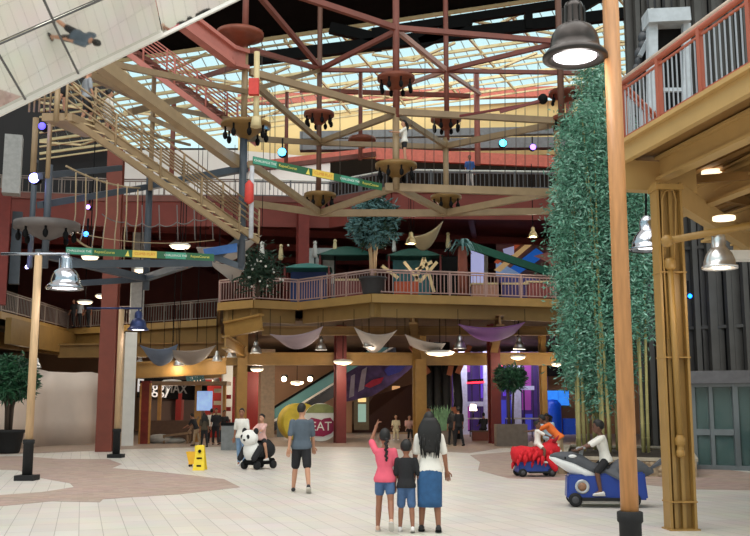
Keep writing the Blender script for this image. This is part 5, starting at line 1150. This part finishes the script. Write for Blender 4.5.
PINKS = mat('coral_pink_cotton', (226, 96, 118), .85, 0, .06, 8); BLK = mat('black_cotton', (30, 30, 34), .85, 0, .15, 8); WHT = mat('white_cotton', (232, 228, 220), .85, 0, .05, 8); GRT = mat('slate_grey_cotton', (82, 94, 106), .85, 0, .08, 8)
JEAN = mat('pale_blue_denim', (128, 158, 192), .85, 0, .12, 14); DSK = mat('deep_blue_denim_skirt', (44, 86, 130), .85, 0, .14, 12); DSH = mat('mid_blue_denim_shorts', (70, 98, 138), .85, 0, .14, 12); ORT = mat('orange_cotton', (226, 110, 44), .85); KHK = mat('khaki_cotton', (170, 146, 116), .85); PNT = mat('pale_pink_cotton', (222, 176, 168), .85); GRC = mat('grey_cotton', (150, 154, 160), .85); BLU = mat('royal_blue_cotton', (58, 96, 160), .85)
TRN = [mat('black_shoe', (38, 36, 38), .6), mat('pale_sole', (206, 200, 190), .6)]; WSH = [mat('white_shoe', (232, 228, 226), .6), mat('grey_sole', (196, 190, 186), .6)]; SND = [mat('pale_tan_shoe', (206, 170, 146), .6), MATS['grey_sole']]; BSH = [TRN[0], BLACK]
R_ = math.radians
# the walking man
stand(301, 492.5, 1.72, R_(4), 'man in slate grey t-shirt and black shorts walking away across the tiles', SKINL, GRT, BLK, dict(hipL=6, kneeL=4, hipR=-14, kneeR=14, armL=(-14, 9, 8), armR=(10, 8, 14), yaw=-32, abd=5), 'short', 'shorts', TRN, vox=.013, thin=1.13)
# family of three
stand(430, 531.5, 1.57, R_(-3), 'woman with long black hair in white top and long denim skirt, seen from behind', SKIN, WHT, DSK, dict(hipL=4, kneeL=5, hipR=-5, kneeR=6, armL=(4, 10, 10), armR=(4, 13, 12), hem=.36, yaw=4), 'long', 'skirt', BSH, female=True, sleeve=.4, hairlen=.46, vox=.013)
stand(406.5, 532, 1.18, R_(-3), 'small boy in black t-shirt and denim shorts between the girl and the woman', SKIN, BLK, DSH, dict(child=.75, hipL=4, kneeL=3, hipR=-5, kneeR=10, armL=(8, 8, 12), armR=(2, 14, 6)), 'short', 'shorts', WSH, sleeve=.48, vox=.014)
stand(385, 531.5, 1.33, R_(-2), 'girl with a braid in coral pink t-shirt pointing up with her raised hand', SKIN, PINKS, DSH, dict(child=.5, hipL=3, kneeL=2, hipR=-16, kneeR=26, armL=dict(el=(-.25, .14, 1.56), wr=(-.17, .2, 1.80)), armR=(2, 12, 10), point='L', handfwd=(1, .3, 0)), 'braid', 'short', SND, female=True, vox=.014)
# people further back
stand(241, 466, 1.62, R_(172), 'woman in white t-shirt and pale blue jeans walking beside the panda ride', SKIN, WHT, JEAN, dict(hipL=10, kneeL=8, hipR=-10, kneeR=8, armL=(10, 10, 20), armR=(-8, 10, 10)), 'bun', 'pants', WSH, female=True, vox=.02)
for i, (px, py, H, rz, lb, s_, l_, po, hr) in enumerate((
    (196, 446, 1.45, 70, 'person in black bending by the timber kiosk, leftmost of the group', BLK, KHK, dict(lean=24, armL=(30, 8, 30), armR=(30, 8, 30)), 'short'),
    (204, 447, 1.42, 20, 'person with long brown hair in dark clothes in the middle of the kiosk group', mat('olive_brown_cloth', (74, 64, 50), .85), BLK, dict(lean=10), 'long'),
    (215.5, 445, 1.62, 190, 'person in black t-shirt and trousers standing at the kiosk screen', BLK, BLK, {}, 'short'),
    (223, 444.5, 1.55, 200, 'person in black next to the grey square bin', BLK, mat('dark_grey_cloth', (60, 60, 64), .85), dict(lean=14, armL=(30, 8, 40)), 'short'),
    (211, 443, 1.6, 10, 'person in white top at the back of the kiosk group', WHT, BLK, {}, 'bun'),
    (452, 445, 1.5, -20, 'person in black leaning by the black trunked tree sculpture', BLK, BLK, dict(lean=6, abd=7), 'long'),
    (459, 446, 1.68, 20, 'tall person in black standing right of the black trunked tree sculpture', BLK, BLK, dict(abd=4), 'short'))):
    stand(px, py, H, R_(rz), lb, SKIN, s_, l_, po, hr, 'pants', BSH, vox=.026, face=False)
b = gnd(401, 441); b2 = empty('bench', b, 'low pale bench where two people sit by the brown wall', 'bench'); MB().box(b + V((0, .1, .4)), (1.6, .5, .08)).build('seat', mat('pale_bench_timber', (176, 140, 104), .6), b2)
for sx in (-.65, .65): MB().box(b + V((sx, .1, .18)), (.08, .4, .36)).build('leg', BLACK, b2)
SIT = dict(hipL=86, kneeL=84, hipR=86, kneeR=84, abd=4, armL=(30, 8, 40), armR=(30, 8, 40))
sitter(b + V((-.25, .1, .44)), 1.62, R_(178), 'woman in a pale cream outfit sitting on the bench by the brown wall', SKINL, mat('cream_cloth', (226, 212, 176), .85), MATS['cream_cloth'], SIT, 'bun', 'pants', WSH, female=True, vox=.024, face=False)
sitter(b + V((.4, .1, .44)), 1.62, R_(190), 'person with pale pink top and dark trousers sitting on the right of the bench', SKINL, PNT, BLK, dict(SIT, lean=12), 'short', 'pants', BSH, vox=.024, face=False)
b = V(bpy.data.objects['bench'].location); sitter(gnd(483, 441) + V((.05, 0, .53)), 1.6, R_(10), 'person in black sitting on the bench box facing the purple storefront', SKIN, BLK, BLK, SIT, 'short', 'pants', BSH, vox=.026, face=False)
# people on the upper levels
def above(px, py, Y, H, rz, label, *a, **k):
    p = at(px, py, Y); r, J = person(p, H, rz, label, *a, **k); r.location.z = p.z - (lowest(J) - .08) * H / 1.75 + .01; return r
above(404.5, 164.2, 32.0, 1.55, R_(100), 'girl with a dark ponytail standing on the bronze ropes platform', SKINL, WHT, BLK, dict(hipL=2, hipR=-3, armL=(50, 8, 40), armR=(20, 8, 60)), 'long', 'short', BSH, vox=.022, female=True, hairlen=.25, face=False)
above(470, 188, 47.6, 1.7, R_(180), 'person in a blue shirt with white sleeves at the third floor railing', SKIN, BLU, WHT, {}, 'short', 'pants', BSH, vox=.026, sleeve=.48, face=False)
above(62, 112.5, 23.8, 1.68, R_(-60), 'person in black shorts standing on the tan stair landing', SKINL, BLK, BLK, {}, 'short', 'shorts', BSH, vox=.02, face=False)
above(85, 127, 24.2, 1.6, R_(-50), 'person in a grey top stepping down the tan staircase, upper of two', SKINL, GRC, BLK, dict(hipL=30, kneeL=34), 'short', 'shorts', WSH, vox=.02, face=False)
above(107, 143, 24.8, 1.5, R_(-50), 'person in a white top stepping down the tan staircase, lower of two', SKINL, WHT, WHT, dict(hipL=34, kneeL=30), 'bun', 'short', WSH, vox=.02, female=True, face=False)
for px, lb, s_ in ((73, 'person in black in the left gallery, left of three', BLK), (79.5, 'person in grey at the left gallery railing, middle of three', GRC), (88, 'taller person in black in the left gallery, right of three', BLK)):
    p = at(px, 327, 56.5); p.z = Z2 + .01; r, J = person(p, 1.68, R_(150), lb, SKIN, s_, BLK, {}, 'short', 'pants', BSH, vox=.03, face=False); r.location.z = Z2 + .012 - (lowest(J) - .083) * .96
# ================================================================ RIDE-ON ANIMALS
BLUEB = mat('ride_blue_plastic', (24, 60, 148), .35, 0, .06, 4)
def wheel(b, x, y, r, wd, root, hub=True):
    w_ = MB().lathe(V((x, y - wd / 2, r)), [(r * .55, 0), (r * .92, .0), (r, wd * .2), (r, wd * .8), (r * .92, wd), (r * .55, wd)], 20, axis=(0, 1, 0)).build('wheel', RUBBER, root, True)
    MB().lathe(V((x, y - wd / 2 - .006, r)), [(.01, 0), (r * .5, 0), (r * .55, .012), (r * .55, wd + .0)], 14, axis=(0, 1, 0)).build('hub', mat('dark_grey_hub', (70, 70, 74), .5), w_, True)
def bodyloft(sec, n=18):
    """sec: (x, zc, ry, rz)"""
    return MB().loft([[V((x, ry * math.cos(2 * PI * k / n), zc + rz_ * math.sin(2 * PI * k / n))) for k in range(n)] for x, zc, ry, rz_ in sec])
# grey and white whale-like ride, nose to the -x side
p = gnd(603, 506); p.z = .008
orca = empty('animal_ride', p, 'grey and white sea animal ride on a blue wheeled base, child riding it', 'ride', None, R_(-7), 1.0)
MB().hexa([V(q) for q in ((-.62, -.27, .12), (.72, -.27, .12), (.72, .27, .12), (-.62, .27, .12), (-.6, -.25, .52), (.68, -.25, .58), (.68, .25, .58), (-.6, .25, .52))]).build('base', BLUEB, orca, True, .03)
MB().box((0, -.31, .13), (.74, .12, .05)).box((0, .31, .13), (.74, .12, .05)).build('footrest', RUBBER, orca, True)
MB().box((.02, 0, .085), (1.0, .44, .06)).build('underframe', WHITE, orca, True)
for x in (-.48, .47):
    for y in (-.27, .27): wheel(None, x, y, .115 if x < 0 else .125, .1, orca)
GO = mat('charcoal_plush', (84, 86, 92), .8, 0, .1, 6); WO = mat('white_plush', (228, 228, 228), .8, 0, .05, 6)
bodyloft([(-.87, .82, .03, .025), (-.79, .83, .1, .05), (-.66, .81, .17, .09), (-.5, .78, .2, .12), (-.33, .71, .22, .14), (-.15, .6, .22, .13), (.08, .53, .2, .13), (.28, .6, .24, .18), (.5, .64, .25, .19), (.68, .6, .18, .14), (.8, .58, .08, .06), (.86, .58, .03, .03)]).build('back', GO, orca, True)
bodyloft([(-.88, .8, .03, .02), (-.78, .76, .12, .07), (-.62, .69, .19, .11), (-.46, .62, .225, .13), (-.3, .55, .24, .12), (-.12, .5, .24, .08)]).build('white_jaw', WO, orca, True)
for s_ in (-1, 1):
    MB().ell((-.5, s_ * .19, .83), (.07, .03, .03), 10, 6).build('eye_patch', WO, orca, True)
    MB().ell((-.62, s_ * .165, .8), (.022, .02, .022), 8, 6).build('eye', BLACK, orca, True)
    MB().lathe((-.36, s_ * .262, .33), [(.02, 0), (.12, 0), (.12, .012), (.085, .014), (.08, .008), (.02, .008)], 22, axis=(0, s_, 0)).build('round_emblem', mat('silver_emblem', (190, 192, 196), .35, .4), orca, True)
    MB().lathe((-.36, s_ * .264, .33), [(.002, 0), (.07, 0), (.07, .012), (.002, .014)], 18, axis=(0, s_, 0)).build('emblem_centre', mat('orange_brown_emblem', (150, 110, 84), .5, 0, .3, 9), orca, True)
    MB().slab([V((.32, s_ * .262, .5)), V((.52, s_ * .262, .52)), V((.54, s_ * .262, .54)), V((.34, s_ * .262, .535))], (0, s_ * .012, 0)).build('white_mark', WO, orca, True)
    MB().slab([V((.02, s_ * .2, .56)), V((.3, s_ * .4, .42)), V((.2, s_ * .2, .6))], (0, 0, .04)).build('flipper', GO, orca, True)
mb = MB(); mb.slab([V((.8, -.03, .6)), V((1.02, -.24, .74)), V((1.08, -.2, .76)), V((.9, 0, .64)), V((1.08, .2, .76)), V((1.02, .24, .74)), V((.8, .03, .6))], (0, 0, .04)); mb.build('tail', GO, orca, True)
mb = MB().tube((-.36, 0, .8), (-.32, 0, .96), .035).tube((-.3, -.21, .97), (-.3, .21, .97), .02); mb.ell((-.36, 0, .95), (.07, .1, .035), 10, 6); mb.build('handlebar', mat('grey_plastic', (150, 152, 156), .4), orca, True)
MB().ell((.06, 0, .645), (.2, .16, .04), 14, 8).build('saddle', mat('dark_saddle', (44, 44, 48), .6), orca, True)
def W(root, v): return root.matrix_local @ V(v) if False else V(root.location) + Matrix.Rotation(root.rotation_euler.z, 3, 'Z') @ V(v)
sitter(W(orca, (.07, 0, .68)), 1.36, R_(-7 + 90), 'child in white t-shirt and black shorts riding the grey and white animal', SKIND, WHT, BLK, dict(child=.6, ride=1, lean=10, armL=(56, 4, 14), armR=(56, 4, 14), nod=4, flat=1), 'short', 'shorts', WSH, vox=.014, sleeve=.46)
# red shaggy ride
p = gnd(536, 476.5); p.z = .008
red = empty('animal_ride', p, 'red shaggy animal ride on a blue base with a small child on top', 'ride', None, R_(8), 1.0)
RP = mat('red_plush', (206, 26, 40), .85, 0, .15, 12); RD = mat('dark_red_plush', (150, 16, 34), .85, 0, .15, 12)
MB().hexa([V(q) for q in ((-.5, -.22, .1), (.5, -.22, .1), (.5, .22, .1), (-.5, .22, .1), (-.45, -.2, .38), (.5, -.2, .38), (.5, .2, .38), (-.45, .2, .38))]).build('base', BLUEB, red, True, .03)
for x in (-.4, .33):
    for y in (-.23, .23): wheel(None, x, y, .1, .09, red)
bodyloft([(-.62, .55, .05, .05), (-.56, .52, .2, .18), (-.35, .5, .26, .24), (-.1, .5, .2, .2), (.1, .54, .19, .19), (.3, .62, .24, .22), (.44, .68, .22, .22), (.54, .64, .17, .16), (.62, .6, .08, .08)]).build('body', RP, red, True)
rnd = random.Random(21); mb = MB()
for k in range(70):
    a = rnd.uniform(0, PI * 2); x = rnd.uniform(-.55, .35); y = .27 * math.cos(a); z = .5 + .2 * math.sin(a); mb.path([V((x, y * .9, z)), V((x - .03, y * 1.12, z - .05)), V((x - .05, y * 1.2, z - .14))], [.05, .04, .008], 6)
mb.build('shaggy_fringe', RP, red, True)
for s_ in (-1, 1):
    MB().path([V((.42, s_ * .16, .82)), V((.46, s_ * .24, .9)), V((.54, s_ * .2, .98))], [.05, .035, .01], 8).build('horn', RD, red, True)
    MB().ell((.54, s_ * .14, .74), (.03, .03, .03), 8, 6).build('eye', WHITE, red, True)
    MB().cap(V((.28, s_ * .22, .42)), V((.4, s_ * .26, .2)), .1, .08, 10).build('paw', RP, red, True)
MB().ell((.6, 0, .6), (.06, .12, .05), 10, 6).build('white_muzzle', WHITE, red, True)
MB().tube((.28, -.2, .9), (.28, .2, .9), .018).tube((.3, 0, .78), (.28, 0, .9), .03).build('handlebar', MATS['grey_plastic'], red, True)
MB().box((0, -.27, .11), (.5, .08, .04)).box((0, .27, .11), (.5, .08, .04)).build('footrest', RUBBER, red, True)
sitter(W(red, (.06, 0, .72)), 1.08, R_(8 - 100), 'small child in white holding the handlebar of the red ride', SKIND, WHT, WHT, dict(child=.9, ride=1, armL=(60, 6, 10), armR=(60, 6, 10), yaw=-40, flat=1), 'short', 'short', WSH, vox=.016)
stand(560, 470.5, 1.62, R_(70), 'adult in an orange shirt bending forward behind the red ride', SKIND, ORT, KHK, dict(lean=42, armL=(62, 8, 20), armR=(62, 8, 20), hipL=4, hipR=-6), 'short', 'pants', BSH, vox=.018)
stand(549, 464, 1.5, R_(160), 'person with black hair and pale blue top behind the red ride', SKIND, mat('pale_blue_cotton', (176, 200, 216), .85), BLK, dict(lean=16, nod=20), 'long', 'pants', BSH, vox=.02, hairlen=.2)
# panda ride
p = gnd(259, 469); p.z = .008
pan = empty('animal_ride', p, 'white and black panda ride on dark wheels next to the woman in jeans', 'ride', None, R_(-122), 1.0)
PW = mat('panda_white_plush', (236, 234, 230), .85, 0, .04, 6); PB = mat('panda_black_plush', (26, 26, 30), .85, 0, .15, 6)
MB().box((0, 0, .2), (.9, .44, .16)).build('base', BLACK, pan, True, .03)
for x in (-.34, .36):
    for y in (-.22, .22): wheel(None, x, y, .11, .1, pan)
bodyloft([(-.5, .5, .06, .06), (-.46, .5, .2, .2), (-.3, .52, .27, .28), (-.1, .48, .24, .24), (.1, .46, .23, .22), (.25, .46, .2, .2)]).build('black_body', PB, pan, True)
MB().ell((.34, 0, .5), (.2, .25, .3), 16, 10).build('white_chest', PW, pan, True)
MB().ell((.44, 0, .84), (.22, .26, .22), 18, 12).build('head', PW, pan, True)
for s_ in (-1, 1):
    MB().ell((.4, s_ * .2, 1.02), (.06, .08, .09), 10, 8).build('ear', PB, pan, True)
    MB().ell((.62, s_ * .1, .87), (.03, .055, .065), 10, 8).build('eye_patch', PB, pan, True)
    MB().cap(V((.3, s_ * .25, .56)), V((.52, s_ * .24, .3)), .09, .08, 10).build('arm', PB, pan, True)
MB().ell((.65, 0, .79), (.03, .04, .03), 8, 6).build('nose', PB, pan, True)
MB().tube((.2, -.2, .98), (.2, .2, .98), .018).tube((.24, 0, .7), (.2, 0, .98), .03).build('handlebar', MATS['grey_plastic'], pan, True)
sitter(W(pan, (-.1, 0, .72)), 1.35, R_(-122 - 90), 'rider in a pale pink top astride the panda ride', SKINL, PNT, BLK, dict(child=.4, ride=1, armL=(52, 10, 14), armR=(52, 10, 14), flat=1), 'bun', 'short', WSH, vox=.018, female=True)
